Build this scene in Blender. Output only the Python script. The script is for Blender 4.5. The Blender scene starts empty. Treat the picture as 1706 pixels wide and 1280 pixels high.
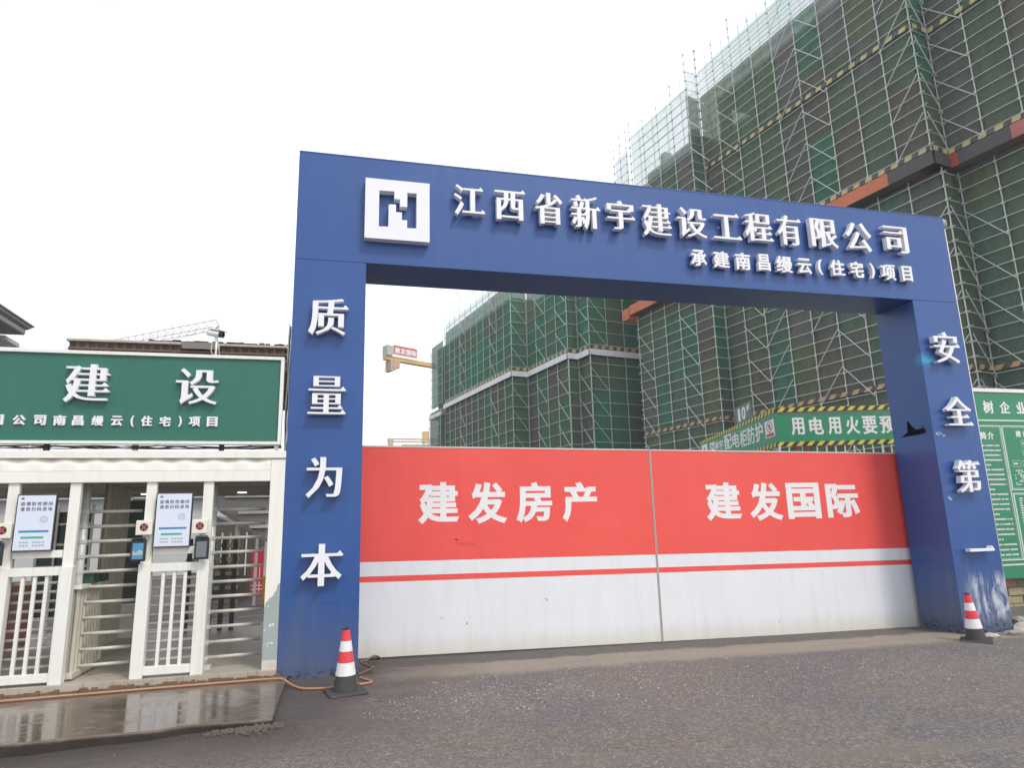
import bpy, bmesh, math, random
from mathutils import Vector, Matrix, Euler
from mathutils.geometry import delaunay_2d_cdt
R = math.radians
random.seed(7)
SC = bpy.context.scene
COL = SC.collection

# ------------------------------------------------------------------ camera
cam = bpy.data.cameras.new('camera'); cam_o = bpy.data.objects.new('camera', cam); COL.objects.link(cam_o)
SC.camera = cam_o
cam.sensor_width = 36; cam.lens = 1121.59 / 1706 * 36; cam.clip_end = 2000; cam.clip_start = .05
YAW, PIT, ROL = R(14.19551), R(12.02786), R(-1.49692)
fw = Vector((math.sin(YAW) * math.cos(PIT), math.cos(YAW) * math.cos(PIT), math.sin(PIT)))
r0 = Vector((math.cos(YAW), -math.sin(YAW), 0)); u0 = r0.cross(fw)
rr = r0 * math.cos(ROL) + u0 * math.sin(ROL); uu = -r0 * math.sin(ROL) + u0 * math.cos(ROL)
M = Matrix(((rr.x, uu.x, -fw.x, .66366), (rr.y, uu.y, -fw.y, -8.40499), (rr.z, uu.z, -fw.z, 1.6), (0, 0, 0, 1)))
cam_o.matrix_world = M

# ------------------------------------------------------------------ sky and sun (overcast)
SUN_EL, SUN_AZ = R(52), R(150)          # azimuth clockwise from +y: behind the camera, to the right
world = bpy.data.worlds.new('World'); SC.world = world; world.use_nodes = True
wn = world.node_tree; wn.nodes.clear()
sky = wn.nodes.new('ShaderNodeTexSky'); sky.sky_type = 'NISHITA'; sky.sun_disc = False
sky.sun_elevation = SUN_EL; sky.sun_rotation = SUN_AZ
bg1 = wn.nodes.new('ShaderNodeBackground'); bg1.inputs[1].default_value = .05
wn.links.new(sky.outputs[0], bg1.inputs[0])
tc = wn.nodes.new('ShaderNodeTexCoord'); ns = wn.nodes.new('ShaderNodeTexNoise')
ns.inputs['Scale'].default_value = 1.6; ns.inputs['Detail'].default_value = 4; ns.inputs['Roughness'].default_value = .5
wn.links.new(tc.outputs['Generated'], ns.inputs['Vector'])
cr = wn.nodes.new('ShaderNodeValToRGB')
cr.color_ramp.elements[0].position = .38; cr.color_ramp.elements[0].color = (.60, .62, .675, 1)
cr.color_ramp.elements[1].position = .6; cr.color_ramp.elements[1].color = (1, 1, .99, 1)
wn.links.new(ns.outputs[0], cr.inputs[0])
bg2 = wn.nodes.new('ShaderNodeBackground'); bg2.inputs[1].default_value = .99
wn.links.new(cr.outputs[0], bg2.inputs[0])
ad = wn.nodes.new('ShaderNodeAddShader'); wo = wn.nodes.new('ShaderNodeOutputWorld')
wn.links.new(bg1.outputs[0], ad.inputs[0]); wn.links.new(bg2.outputs[0], ad.inputs[1]); wn.links.new(ad.outputs[0], wo.inputs[0])
sun = bpy.data.lights.new('sun', 'SUN'); sun.energy = 1.6; sun.angle = R(11); sun.color = (1, .96, .9)
sun_o = bpy.data.objects.new('sun', sun); COL.objects.link(sun_o)
sd = Vector((math.sin(SUN_AZ) * math.cos(SUN_EL), math.cos(SUN_AZ) * math.cos(SUN_EL), math.sin(SUN_EL)))
sun_o.rotation_euler = sd.to_track_quat('Z', 'Y').to_euler()
SC.view_settings.view_transform = 'Standard'; SC.view_settings.look = 'None'
SC.view_settings.exposure = .3; SC.view_settings.gamma = 1; SC.view_settings.use_curve_mapping = False
SC.cycles.max_bounces = 6; SC.cycles.transparent_max_bounces = 24

# ------------------------------------------------------------------ node helper
class NT:
    def __init__(s, name):
        s.m = bpy.data.materials.new(name); s.m.use_nodes = True; s.t = s.m.node_tree
        s.bsdf = s.t.nodes['Principled BSDF']; s.out = s.t.nodes['Material Output']
    def n(s, kind, props=None, **inp):
        o = s.t.nodes.new('ShaderNode' + kind)
        for k, v in (props or {}).items(): setattr(o, k, v)
        for k, v in inp.items():
            k = int(k[1:]) if k[0] == '_' else k.replace('_', ' ')
            s.put(o.inputs[k], v)
        return o
    def put(s, sock, v):
        if isinstance(v, bpy.types.NodeSocket): s.t.links.new(v, sock)
        else:
            if hasattr(sock.default_value, '__len__') and len(sock.default_value) == 4 and len(v) == 3: v = (*v, 1)
            sock.default_value = v
    def math(s, op, a, b=0.0, c=0.0):
        o = s.t.nodes.new('ShaderNodeMath'); o.operation = op
        for k, v in enumerate((a, b, c)): s.put(o.inputs[k], v)
        return o.outputs[0]
    def noise(s, vec, scale, detail=3, rough=.5, dist=0):
        o = s.n('TexNoise', Scale=scale, Detail=detail, Roughness=rough, Distortion=dist); s.t.links.new(vec, o.inputs['Vector'])
        return o.outputs[0]
    def ramp(s, v, a, b):
        o = s.n('MapRange', {'clamp': True}); s.put(o.inputs[0], v); o.inputs[1].default_value = a; o.inputs[2].default_value = b
        return o.outputs[0]
    def mix(s, f, a, b, mode='MIX'):
        o = s.n('MixRGB', {'blend_type': mode}); s.put(o.inputs[0], f); s.put(o.inputs[1], a); s.put(o.inputs[2], b)
        return o.outputs[0]
    def pos(s, obj=False):
        if obj: return s.n('TexCoord').outputs['Object']
        return s.n('NewGeometry').outputs['Position']
    def scale(s, vec, xyz):
        o = s.n('VectorMath', {'operation': 'MULTIPLY'}); s.t.links.new(vec, o.inputs[0]); o.inputs[1].default_value = xyz
        return o.outputs[0]
    def xyz(s, vec):
        o = s.n('SeparateXYZ'); s.t.links.new(vec, o.inputs[0]); return o.outputs
    def bump(s, h, strength=.3, dist=.01):
        o = s.n('Bump', Strength=strength, Distance=dist, Height=h); s.t.links.new(o.outputs[0], s.bsdf.inputs['Normal'])

MATS = {}
def paint(name, col, rough=.5, var=.12, scale=3., streak=.0, streak_col=None, bump=.15, bscale=6., metal=0., fine=.04, coat=0.):
    """painted / plain surface with uneven tone, vertical run marks and slight waviness"""
    if name in MATS: return MATS[name]
    t = NT(name); p = t.pos()
    v = t.noise(p, scale, 4, .6)
    f = t.noise(p, scale * 22, 2, .6)
    k = t.math('ADD', t.math('MULTIPLY', t.math('SUBTRACT', v, .5), var * 2), t.math('MULTIPLY', t.math('SUBTRACT', f, .5), fine * 2))
    k = t.math('ADD', k, 1.)
    c = t.mix(1., (*col, 1), (1, 1, 1, 1), 'MULTIPLY')
    o = t.n('VectorMath', {'operation': 'SCALE'}); t.put(o.inputs[0], c); t.put(o.inputs[3], k); c = o.outputs[0]
    if streak:
        s_ = t.noise(t.scale(p, (9, 9, .55)), 1.3, 4, .65)
        s_ = t.math('MULTIPLY', t.ramp(s_, .5, .72), streak)
        c = t.mix(s_, c, (*(streak_col or (.2, .18, .15)), 1))
    t.put(t.bsdf.inputs['Base Color'], c)
    t.put(t.bsdf.inputs['Roughness'], t.math('ADD', rough, t.math('MULTIPLY', t.math('SUBTRACT', v, .5), .25)))
    t.bsdf.inputs['Metallic'].default_value = metal
    if coat: t.bsdf.inputs['Coat Weight'].default_value = coat
    if bump: t.bump(t.noise(p, bscale, 2, .5), bump, .02)
    MATS[name] = t.m
    return t.m

# ------------------------------------------------------------------ mesh helpers
class MB:
    def __init__(s): s.v = []; s.f = []
    def box(s, x0, x1, y0, y1, z0, z1, mat=None):
        b = len(s.v)
        for z in (z0, z1):
            for x, y in ((x0, y0), (x1, y0), (x1, y1), (x0, y1)):
                p = Vector((x, y, z)); s.v.append(mat @ p if mat else p)
        s.f += [tuple(b + i for i in q) for q in ((3, 2, 1, 0), (4, 5, 6, 7), (0, 1, 5, 4), (1, 2, 6, 5), (2, 3, 7, 6), (3, 0, 4, 7))]
        return s
    def tube(s, pts, r, n=6, cap=True, radii=None):
        pts = [Vector(p) for p in pts]; b = len(s.v)
        for i, p in enumerate(pts):
            d = (pts[min(i + 1, len(pts) - 1)] - pts[max(i - 1, 0)]).normalized()
            a = d.orthogonal().normalized() if i == 0 else (a - d * a.dot(d)).normalized()
            c = d.cross(a); q = radii[i] if radii else r
            for k in range(n):
                an = 2 * math.pi * k / n; s.v.append(p + (a * math.cos(an) + c * math.sin(an)) * q)
        for i in range(len(pts) - 1):
            for k in range(n):
                s.f.append((b + i * n + k, b + i * n + (k + 1) % n, b + (i + 1) * n + (k + 1) % n, b + (i + 1) * n + k))
        if cap:
            s.f.append(tuple(b + k for k in reversed(range(n)))); s.f.append(tuple(b + (len(pts) - 1) * n + k for k in range(n)))
        return s
    def lathe(s, prof, n=24, o=(0, 0, 0)):
        b = len(s.v); o = Vector(o)
        for r, z in prof:
            for k in range(n):
                a = 2 * math.pi * k / n; s.v.append(o + Vector((r * math.cos(a), r * math.sin(a), z)))
        for i in range(len(prof) - 1):
            for k in range(n): s.f.append((b + i * n + k, b + i * n + (k + 1) % n, b + (i + 1) * n + (k + 1) % n, b + (i + 1) * n + k))
        s.f.append(tuple(b + k for k in reversed(range(n)))); s.f.append(tuple(b + (len(prof) - 1) * n + k for k in range(n)))
        return s
    def prism(s, poly, y0, y1):
        """polygon in x,z (counter-clockwise seen from -y) pushed from y0 (front) to y1"""
        b = len(s.v); n = len(poly)
        for y in (y0, y1):
            for x, z in poly: s.v.append(Vector((x, y, z)))
        s.f.append(tuple(b + k for k in range(n))); s.f.append(tuple(b + n + k for k in reversed(range(n))))
        for k in range(n): s.f.append((b + k, b + n + k, b + n + (k + 1) % n, b + (k + 1) % n))
        return s
    def quad(s, *p):
        b = len(s.v); s.v += [Vector(q) for q in p]; s.f.append(tuple(range(b, b + len(p)))); return s
    def mesh(s, name, mat, smooth=False):
        me = bpy.data.meshes.new(name); me.from_pydata([tuple(v) for v in s.v], [], s.f); me.update()
        if mat: me.materials.append(mat)
        if smooth: me.polygons.foreach_set('use_smooth', [True] * len(me.polygons))
        return me
    def build(s, name, mat, parent=None, smooth=False, bevel=0, label=None, kind=None):
        return link(name, s.mesh(name, mat, smooth), parent, bevel, label, kind)

def link(name, me, parent=None, bevel=0, label=None, kind=None):
    o = bpy.data.objects.new(name, me); COL.objects.link(o)
    if parent: o.parent = parent
    if bevel:
        m = o.modifiers.new('bevel', 'BEVEL'); m.width = bevel; m.segments = 2; m.limit_method = 'ANGLE'; m.angle_limit = R(40)
    if label: o['label'] = label
    if kind: o['kind'] = kind
    return o
def thing(name, label, cat, loc=(0, 0, 0), rotz=0, group=None):
    o = bpy.data.objects.new(name, None); COL.objects.link(o); o.location = loc; o.rotation_euler = (0, 0, rotz); o.empty_display_size = .3
    return tag(o, label, cat, group)
def tag(o, label, cat, group=None):
    o['label'] = label; o['category'] = cat
    if group: o['group'] = group
    return o
def inst(name, me, parent, loc=(0, 0, 0), rotz=0, scale=None):
    o = bpy.data.objects.new(name, me); COL.objects.link(o); o.parent = parent
    o.location = loc; o.rotation_euler = (0, 0, rotz)
    if scale: o.scale = scale
    return o
def box(name, x0, x1, y0, y1, z0, z1, mat, parent=None, bevel=0, label=None, kind=None):
    return MB().box(x0, x1, y0, y1, z0, z1).build(name, mat, parent, bevel=bevel, label=label, kind=kind)

# ------------------------------------------------------------------ lettering
GC = {}
def glyph_loops(ch, res=3):
    if ch in GC: return GC[ch]
    cu = bpy.data.curves.new('t', 'FONT'); cu.body = ch; cu.size = 1; cu.resolution_u = res; cu.fill_mode = 'NONE'
    ob = bpy.data.objects.new('t', cu); COL.objects.link(ob); bpy.context.view_layer.update()
    me = bpy.data.meshes.new_from_object(ob.evaluated_get(bpy.context.evaluated_depsgraph_get()))
    bpy.data.objects.remove(ob); bpy.data.curves.remove(cu)
    nb = {}
    for e in me.edges:
        a, b = e.vertices; nb.setdefault(a, []).append(b); nb.setdefault(b, []).append(a)
    co = [(v.co.x, v.co.y) for v in me.vertices]; seen = set(); out = []
    for s in nb:
        if s in seen: continue
        lp = [s]; seen.add(s); cur = s
        while True:
            n = [k for k in nb[cur] if k not in seen]
            if not n: break
            cur = n[0]; seen.add(cur); lp.append(cur)
        r = []
        for p in (co[i] for i in lp):
            if not r or math.dist(p, r[-1]) > 2e-3: r.append(p)
        if len(r) > 2 and math.dist(r[0], r[-1]) < 2e-3: r.pop()
        if len(r) > 2: out.append(r)
    bpy.data.meshes.remove(me)
    GC[ch] = orient(out)
    return GC[ch]
def area(l): return sum(l[i - 1][0] * l[i][1] - l[i][0] * l[i - 1][1] for i in range(len(l))) / 2
def inside(p, l):
    c = False
    for i in range(len(l)):
        (x1, y1), (x2, y2) = l[i - 1], l[i]
        if (y1 > p[1]) != (y2 > p[1]) and p[0] < (x2 - x1) * (p[1] - y1) / (y2 - y1) + x1: c = not c
    return c
def orient(loops):
    r = []
    for i, l in enumerate(loops):
        dep = sum(inside(l[0], m) for j, m in enumerate(loops) if j != i)
        r.append(l[::-1] if (dep % 2 == 0) != (area(l) > 0) else l)
    return r
def embolden(loops, a, b):
    out = []
    for l in loops:
        n = len(l); r = []
        for i in range(n):
            p0, p1, p2 = l[i - 1], l[i], l[(i + 1) % n]
            d1 = (p1[0] - p0[0], p1[1] - p0[1]); d2 = (p2[0] - p1[0], p2[1] - p1[1])
            L1 = math.hypot(*d1); L2 = math.hypot(*d2)
            n1 = (d1[1] / L1, -d1[0] / L1); n2 = (d2[1] / L2, -d2[0] / L2)
            h1 = a * n1[0] ** 2 + b * n1[1] ** 2; h2 = a * n2[0] ** 2 + b * n2[1] ** 2
            det = n1[0] * n2[1] - n1[1] * n2[0]
            if abs(det) < .3:
                m = (n1[0] + n2[0], n1[1] + n2[1]); L = math.hypot(*m) or 1; h = (h1 + h2) / 2; r.append((p1[0] + m[0] / L * h, p1[1] + m[1] / L * h))
            else: r.append((p1[0] + (h1 * n2[1] - h2 * n1[1]) / det, p1[1] + (n1[0] * h2 - n2[0] * h1) / det))
        out.append(r)
    return out
def serifs(loops, w=.075):
    out = []
    for l in loops:
        n = len(l); q = []
        for i in range(n):
            p0, p1, p2, p3 = l[i - 2], l[i - 1], l[i], l[(i + 1) % n]
            dx, dy = p2[0] - p1[0], p2[1] - p1[1]; t = (p3[0] - p2[0], p3[1] - p2[1]); b = (p1[0] - p0[0], p1[1] - p0[1])
            if .03 < dy < w * 1.5 and abs(dx) < .25 * dy and t[0] < -.08 and abs(t[1]) < .12 * abs(t[0]) and b[0] > .05 and abs(b[1]) < .2 * abs(b[0]):
                k = min(.1, -t[0] * .45)
                q += [(p2[0] + k * .45, p1[1] + dy * .35), (p2[0] - k * .45, p2[1] + k * .62), (p2[0] - k * 1.05, p2[1])]
            else: q.append(p2)
        out.append(q)
    return out
STY = {'song': (.034, -.008, 1), 'bold': (.034, .02, 0), 'heavy': (.04, .026, 0), 'plain': (0, 0, 0), 'med': (.016, .01, 0)}
def wind(p, l):
    w = 0
    for i in range(len(l)):
        (x1, y1), (x2, y2) = l[i - 1], l[i]
        if y1 <= p[1] < y2:
            if (x2 - x1) * (p[1] - y1) - (p[0] - x1) * (y2 - y1) > 0: w += 1
        elif y2 <= p[1] < y1:
            if (x2 - x1) * (p[1] - y1) - (p[0] - x1) * (y2 - y1) < 0: w -= 1
    return w
FC = {}
def fill(loops):
    """2D union of loops by winding number -> (points, triangles)"""
    P = []; E = []
    for l in loops:
        b = len(P); P += [Vector(p) for p in l]; E += [(b + i, b + (i + 1) % len(l)) for i in range(len(l))]
    v, e, f, *_ = delaunay_2d_cdt(P, E, [], 0, 1e-5)
    bb = [(min(p[0] for p in l), max(p[0] for p in l), min(p[1] for p in l), max(p[1] for p in l)) for l in loops]
    T = []
    for t in f:
        c = ((v[t[0]].x + v[t[1]].x + v[t[2]].x) / 3, (v[t[0]].y + v[t[1]].y + v[t[2]].y) / 3)
        w = sum(wind(c, l) for l, q in zip(loops, bb) if q[2] <= c[1] <= q[3] and q[0] <= c[0] <= q[1])
        if w > 0: T.append(tuple(t))
    return [(p.x, p.y) for p in v], T
def glyph(ch, sty):
    k = (ch, sty)
    if k not in FC:
        a, b, s = STY[sty]; L = embolden(glyph_loops(ch), a, b) if (a or b) else glyph_loops(ch)
        if s: L = serifs(L)
        P, T = fill(L)
        us = {i for t in T for i in t}; xs = [P[i][0] for i in us]; ys = [P[i][1] for i in us]
        x0, x1, y0, y1 = min(xs), max(xs), min(ys), max(ys)
        idx = {i: n for n, i in enumerate(sorted(us))}
        FC[k] = ([((P[i][0] - x0) / (x1 - x0), (P[i][1] - y0) / (y1 - y0)) for i in sorted(us)], [tuple(idx[i] for i in t) for t in T], (x1 - x0, y1 - y0, x0, y0))
    return FC[k]
def add_char(mb, ch, sty, x0, x1, z0, z1, yf, yb):
    """letter whose face is at y=yf, back at yb, filling the given box in x and z"""
    P, T, _ = glyph(ch, sty); n = len(P); b = len(mb.v)
    for y in (yf, yb):
        for u, v in P: mb.v.append(Vector((x0 + u * (x1 - x0), y, z0 + v * (z1 - z0))))
    ed = {}
    flip = (x1 < x0)
    for t in T:
        mb.f.append(tuple(b + i for i in (t if not flip else t[::-1])))
        for i in range(3): ed[(t[i], t[(i + 1) % 3])] = 1
    for (i, j) in ed:
        if (j, i) not in ed: mb.f.append((b + i, b + n + i, b + n + j, b + j) if not flip else (b + j, b + n + j, b + n + i, b + i))
def text_row(mb, s, sty, x, z, h, yf, yb, step=None, w=None):
    """row of characters of em size h starting at x, baseline z"""
    for ch in s:
        if ch != ' ':
            _, _, (gw, gh, gx, gy) = glyph(ch, sty); sx = (w or h)
            add_char(mb, ch, sty, x + gx * sx, x + (gx + gw) * sx, z + gy * h, z + (gy + gh) * h, yf, yb)
        x += step or h * 1.02

# ------------------------------------------------------------------ materials
def m_ground():
    t = NT('road_ground'); p = t.pos(); X, Y_, Z_ = t.xyz(p)
    n1 = t.noise(p, .35, 4, .6); n2 = t.noise(p, 2.2, 4, .65); n3 = t.noise(p, 55, 3, .7); n4 = t.noise(t.scale(p, (.5, 2.4, 1)), 1.1, 4, .6)
    c = t.mix(n1, (.116, .100, .089), (.142, .130, .122))
    c = t.mix(t.ramp(n4, .42, .62), c, (.132, .110, .092))
    c = t.mix(t.ramp(t.noise(p, .5, 3, .5), .52, .6), c, (.112, .102, .100))         # greyer patched asphalt
    # aggregate: pale and dark chips
    v = t.n('TexVoronoi', Scale=75.); t.t.links.new(p, v.inputs['Vector'])
    vc = t.xyz(v.outputs['Color'])[0]
    chip = t.math('MULTIPLY', t.math('GREATER_THAN', vc, .80), t.ramp(v.outputs['Distance'], .38, .22))
    c = t.mix(t.math('MULTIPLY', chip, .55), c, (.30, .28, .25))
    dk = t.math('MULTIPLY', t.math('LESS_THAN', vc, .22), t.ramp(v.outputs['Distance'], .42, .3))
    c = t.mix(t.math('MULTIPLY', dk, .5), c, (.03, .027, .026))
    yy = t.math('ADD', Y_, t.math('MULTIPLY', t.math('SUBTRACT', n2, .5), .38))
    gx = t.ramp(t.math('ADD', X, t.math('MULTIPLY', n2, .6)), 1.25, 1.75)
    v2 = t.n('TexVoronoi', Scale=42.); t.t.links.new(p, v2.inputs['Vector']); vd = t.xyz(v2.outputs['Color'])
    big = t.math('MULTIPLY', t.math('GREATER_THAN', vd[1], .86), t.ramp(v2.outputs['Distance'], .34, .2))
    c = t.mix(t.math('MULTIPLY', big, .6), c, (.36, .33, .29))
    v3 = t.n('TexVoronoi', Scale=44.); t.t.links.new(p, v3.inputs['Vector']); cell = t.xyz(v3.outputs['Color'])[2]
    cl = t.math('ADD', .80, t.math('MULTIPLY', t.math('MULTIPLY', cell, cell), .70))
    s3 = t.n('VectorMath', {'operation': 'SCALE'}); t.put(s3.inputs[0], c); t.put(s3.inputs[3], cl); c = s3.outputs[0]
    gr = t.math('ADD', .25, t.math('ADD', t.math('MULTIPLY', t.noise(p, 34, 4, .8), 1.1), t.math('MULTIPLY', t.noise(p, 15, 4, .85), .7)))
    so = t.n('VectorMath', {'operation': 'SCALE'}); t.put(so.inputs[0], c); t.put(so.inputs[3], gr); c = so.outputs[0]
    # pale sand strip along the gate track
    sand = t.math('MULTIPLY', t.math('MULTIPLY', t.ramp(yy, -.52, -.30), t.ramp(yy, .34, .24)), gx)
    c = t.mix(t.math('MULTIPLY', sand, .85), c, t.mix(t.noise(p, 14, 4, .75), (.17, .145, .112), (.40, .35, .285)))
    # darker track under the leaves
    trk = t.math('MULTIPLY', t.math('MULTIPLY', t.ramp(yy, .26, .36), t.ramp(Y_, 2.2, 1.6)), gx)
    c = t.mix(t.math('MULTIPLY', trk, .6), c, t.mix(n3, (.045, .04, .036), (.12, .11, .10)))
    # wet mud at the left corner, in front of the slab and the left pillar
    mud = t.math('MULTIPLY', t.ramp(t.math('ADD', X, t.math('ADD', t.math('MULTIPLY', n2, 1.3), t.math('MULTIPLY', Y_, -.35))), 3.2, 1.6), t.ramp(yy, -3.1, -2.3))
    c = t.mix(t.math('MULTIPLY', mud, .85), c, t.mix(n4, (.050, .038, .030), (.098, .080, .066)))
    foot = t.math('MULTIPLY', t.ramp(X, .45, .1), t.math('MULTIPLY', t.ramp(yy, -2.35, -2.0), t.ramp(Y_, -1.5, -1.7)))
    c = t.mix(t.math('MULTIPLY', foot, .6), c, (.05, .038, .03))
    lane = t.math('MULTIPLY', t.ramp(t.math('ABSOLUTE', t.math('SUBTRACT', t.math('ADD', t.math('ADD', Y_, t.math('MULTIPLY', X, .16)), t.math('MULTIPLY', t.noise(p, .6, 3), .5)), -2.9)), .22, .06), t.ramp(n4, .4, .6))
    c = t.mix(t.math('MULTIPLY', lane, .45), c, (.19, .165, .14))
    tyre = t.math('MULTIPLY', t.ramp(t.noise(t.scale(p, (.25, 5, 1)), 1.5, 3, .6), .58, .68), .35)
    c = t.mix(tyre, c, (.13, .115, .10))
    t.put(t.bsdf.inputs['Base Color'], c)
    wet = t.math('MULTIPLY', mud, t.ramp(n4, .35, .6))
    t.put(t.bsdf.inputs['Roughness'], t.math('SUBTRACT', t.math('SUBTRACT', .86, t.math('MULTIPLY', t.ramp(n1, .4, .7), .2)), t.math('MULTIPLY', wet, .33)))
    h = t.math('ADD', t.math('MULTIPLY', v.outputs['Distance'], -.5), t.math('MULTIPLY', n3, .8))
    t.bump(h, .8, .010)
    return t.m
def m_slab():
    t = NT('wet_concrete'); p = t.pos()
    n1 = t.noise(p, 1.1, 4, .6); n2 = t.noise(t.scale(p, (1, 3, 1)), 4, 4, .6)
    c = t.mix(n1, (.085, .060, .044), (.15, .115, .088)); c = t.mix(t.ramp(n2, .5, .75), c, (.19, .15, .12)); c = t.mix(t.ramp(t.math('ADD', t.xyz(p)[2], t.math('MULTIPLY', n2, .02)), .036, .022), c, (.040, .032, .027))
    t.put(t.bsdf.inputs['Base Color'], c)
    t.put(t.bsdf.inputs['Roughness'], t.math('ADD', .09, t.math('ADD', t.math('MULTIPLY', t.ramp(n2, .5, .8), .3), t.math('MULTIPLY', t.ramp(n1, .5, .62), .16))))
    t.bump(t.noise(t.scale(p, (1, 6, 1)), 5, 3, .5), .07, .01)
    return t.m
def m_door():
    t = NT('gate_sheet_red_over_white'); p = t.pos(); X, Y_, Z_ = t.xyz(p)
    q = t.math('ADD', Z_, t.math('MULTIPLY', X, .0105))
    red = t.math('GREATER_THAN', q, 1.213)
    thin = t.math('MULTIPLY', t.math('GREATER_THAN', q, .957), t.math('LESS_THAN', q, 1.032))
    rm = t.math('MAXIMUM', red, thin)
    n1 = t.noise(p, .8, 4, .6); n2 = t.noise(t.scale(p, (5, 5, .5)), 1.4, 4, .6)
    rc = t.mix(n1, (.77, .070, .055), (.87, .098, .078)); rc = t.mix(t.math('MULTIPLY', t.ramp(n2, .5, .75), .25), rc, (.70, .12, .10))
    wc = t.mix(n1, (.70, .705, .72), (.79, .795, .80)); wc = t.mix(t.math('MULTIPLY', t.ramp(n2, .5, .75), .35), wc, (.62, .62, .61))
    base = t.math('MULTIPLY', t.ramp(t.math('ADD', q, t.math('MULTIPLY', n2, -.25)), .16, -.08), .5)
    wc = t.mix(base, wc, (.58, .50, .34))
    c = t.mix(rm, wc, rc)
    # long thin scratches
    sc = t.math('MULTIPLY', t.ramp(t.noise(t.scale(p, (.7, 1, 34)), 2.1, 2, .5, .3), .735, .76), t.ramp(t.noise(p, 1.1, 2), .5, .6))
    c = t.mix(t.math('MULTIPLY', sc, .45), c, (.45, .38, .36))
    t.put(t.bsdf.inputs['Base Color'], c)
    t.put(t.bsdf.inputs['Roughness'], t.math('ADD', .36, t.math('MULTIPLY', n2, .3)))
    t.bump(t.math('ADD', t.noise(t.scale(p, (1.6, 1, .7)), 1.2, 3, .5), t.math('MULTIPLY', t.math('POWER', t.math('ABSOLUTE', t.math('SINE', t.math('MULTIPLY', X, 5.15))), 12.), -.05)), .5, .06)
    return t.m
def m_blue():
    t = NT('blue_panel_paint'); p = t.pos()
    n1 = t.noise(p, .7, 4, .6); n2 = t.noise(t.scale(p, (7, 7, .5)), 1.2, 4, .65)
    c = t.mix(n1, (.012, .060, .232), (.019, .086, .305)); c = t.mix(t.math('MULTIPLY', t.ramp(n2, .48, .72), .3), c, (.04, .105, .25))
    X, Y_, Z_ = t.xyz(p)
    dirt = t.math('MULTIPLY', t.ramp(t.math('ADD', Z_, t.math('MULTIPLY', n2, -1.2)), .35, -.6), .75)
    c = t.mix(dirt, c, (.10, .115, .16))
    ft = t.math('MULTIPLY', t.ramp(t.noise(t.scale(p, (1, 1, 1.6)), 14, 4, .7), .50, .56), t.ramp(Z_, .13, .03))
    c = t.mix(ft, c, (.03, .034, .045))
    sp = t.math('MULTIPLY', t.ramp(t.noise(p, 9, 5, .75), .70, .76), .3)
    c = t.mix(sp, c, (.25, .28, .36))
    # scraped bare patch low on the right pillar
    sx = t.math('MULTIPLY', t.math('MULTIPLY', t.ramp(X, 9.55, 9.8), t.ramp(Z_, .80, .62)), t.ramp(Z_, .02, .2))
    scr = t.math('MULTIPLY', sx, t.ramp(t.noise(t.scale(p, (4.5, 1, 1.5)), 1.6, 5, .75, .6), .44, .60))
    c = t.mix(t.math('MULTIPLY', scr, .75), c, (.62, .64, .68))
    # cyan spray mark at the pillar edge
    dx = t.math('DIVIDE', t.math('SUBTRACT', X, 9.50), .20); dz = t.math('DIVIDE', t.math('SUBTRACT', Z_, 4.01), .13); dy = t.math('DIVIDE', t.math('SUBTRACT', Y_, 0), .16)
    d = t.math('SQRT', t.math('ADD', t.math('ADD', t.math('MULTIPLY', dx, dx), t.math('MULTIPLY', dz, dz)), t.math('MULTIPLY', dy, dy)))
    cy = t.ramp(t.math('ADD', d, t.math('MULTIPLY', t.noise(p, 7, 3, .6), .8)), 1.5, .5)
    c = t.mix(t.math('MULTIPLY', cy, .85), c, (.02, .34, .58))
    t.put(t.bsdf.inputs['Base Color'], c)
    t.put(t.bsdf.inputs['Roughness'], t.math('ADD', .30, t.math('MULTIPLY', n2, .22))); t.bsdf.inputs['Coat Weight'].default_value = .2; t.bsdf.inputs['Coat Roughness'].default_value = .25
    t.bump(t.noise(t.scale(p, (1, 1, .5)), 1.6, 3, .5), .3, .04)
    return t.m
def m_cabin(name, peel):
    t = NT(name); p = t.pos(); X, Y_, Z_ = t.xyz(p)
    n1 = t.noise(p, 1.6, 4, .6); n2 = t.noise(t.scale(p, (6, 6, .6)), 1.6, 4, .65)
    c = t.mix(n1, (.80, .775, .69), (.88, .86, .79)); c = t.mix(t.math('MULTIPLY', t.ramp(n2, .5, .75), .22), c, (.52, .46, .33))
    low = t.math('MULTIPLY', t.ramp(t.math('ADD', Z_, t.math('MULTIPLY', t.noise(p, 3, 3), -.5)), .18, -.12), .6)
    c = t.mix(low, c, (.36, .29, .19))
    if peel:
        e = t.math('ADD', Z_, t.math('MULTIPLY', t.math('SUBTRACT', .0, X), 1.6))
        e = t.math('ADD', e, t.math('MULTIPLY', t.noise(p, 5, 3, .6), .35))
        g = t.math('MULTIPLY', t.math('LESS_THAN', e, 1.22), t.math('GREATER_THAN', t.noise(p, 7, 4, .7), .40))
        g = t.math('MULTIPLY', g, t.math('GREATER_THAN', Z_, .22))
        c = t.mix(g, c, t.mix(n1, (.30, .35, .34), (.40, .45, .43)))
        sp = t.math('MULTIPLY', t.math('GREATER_THAN', t.noise(p, 11, 5, .7), .68), t.math('LESS_THAN', Z_, 1.3))
        c = t.mix(sp, c, (.70, .69, .62))
    t.put(t.bsdf.inputs['Base Color'], c); t.put(t.bsdf.inputs['Roughness'], .48)
    t.bump(n2, .12, .01)
    return t.m
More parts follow.
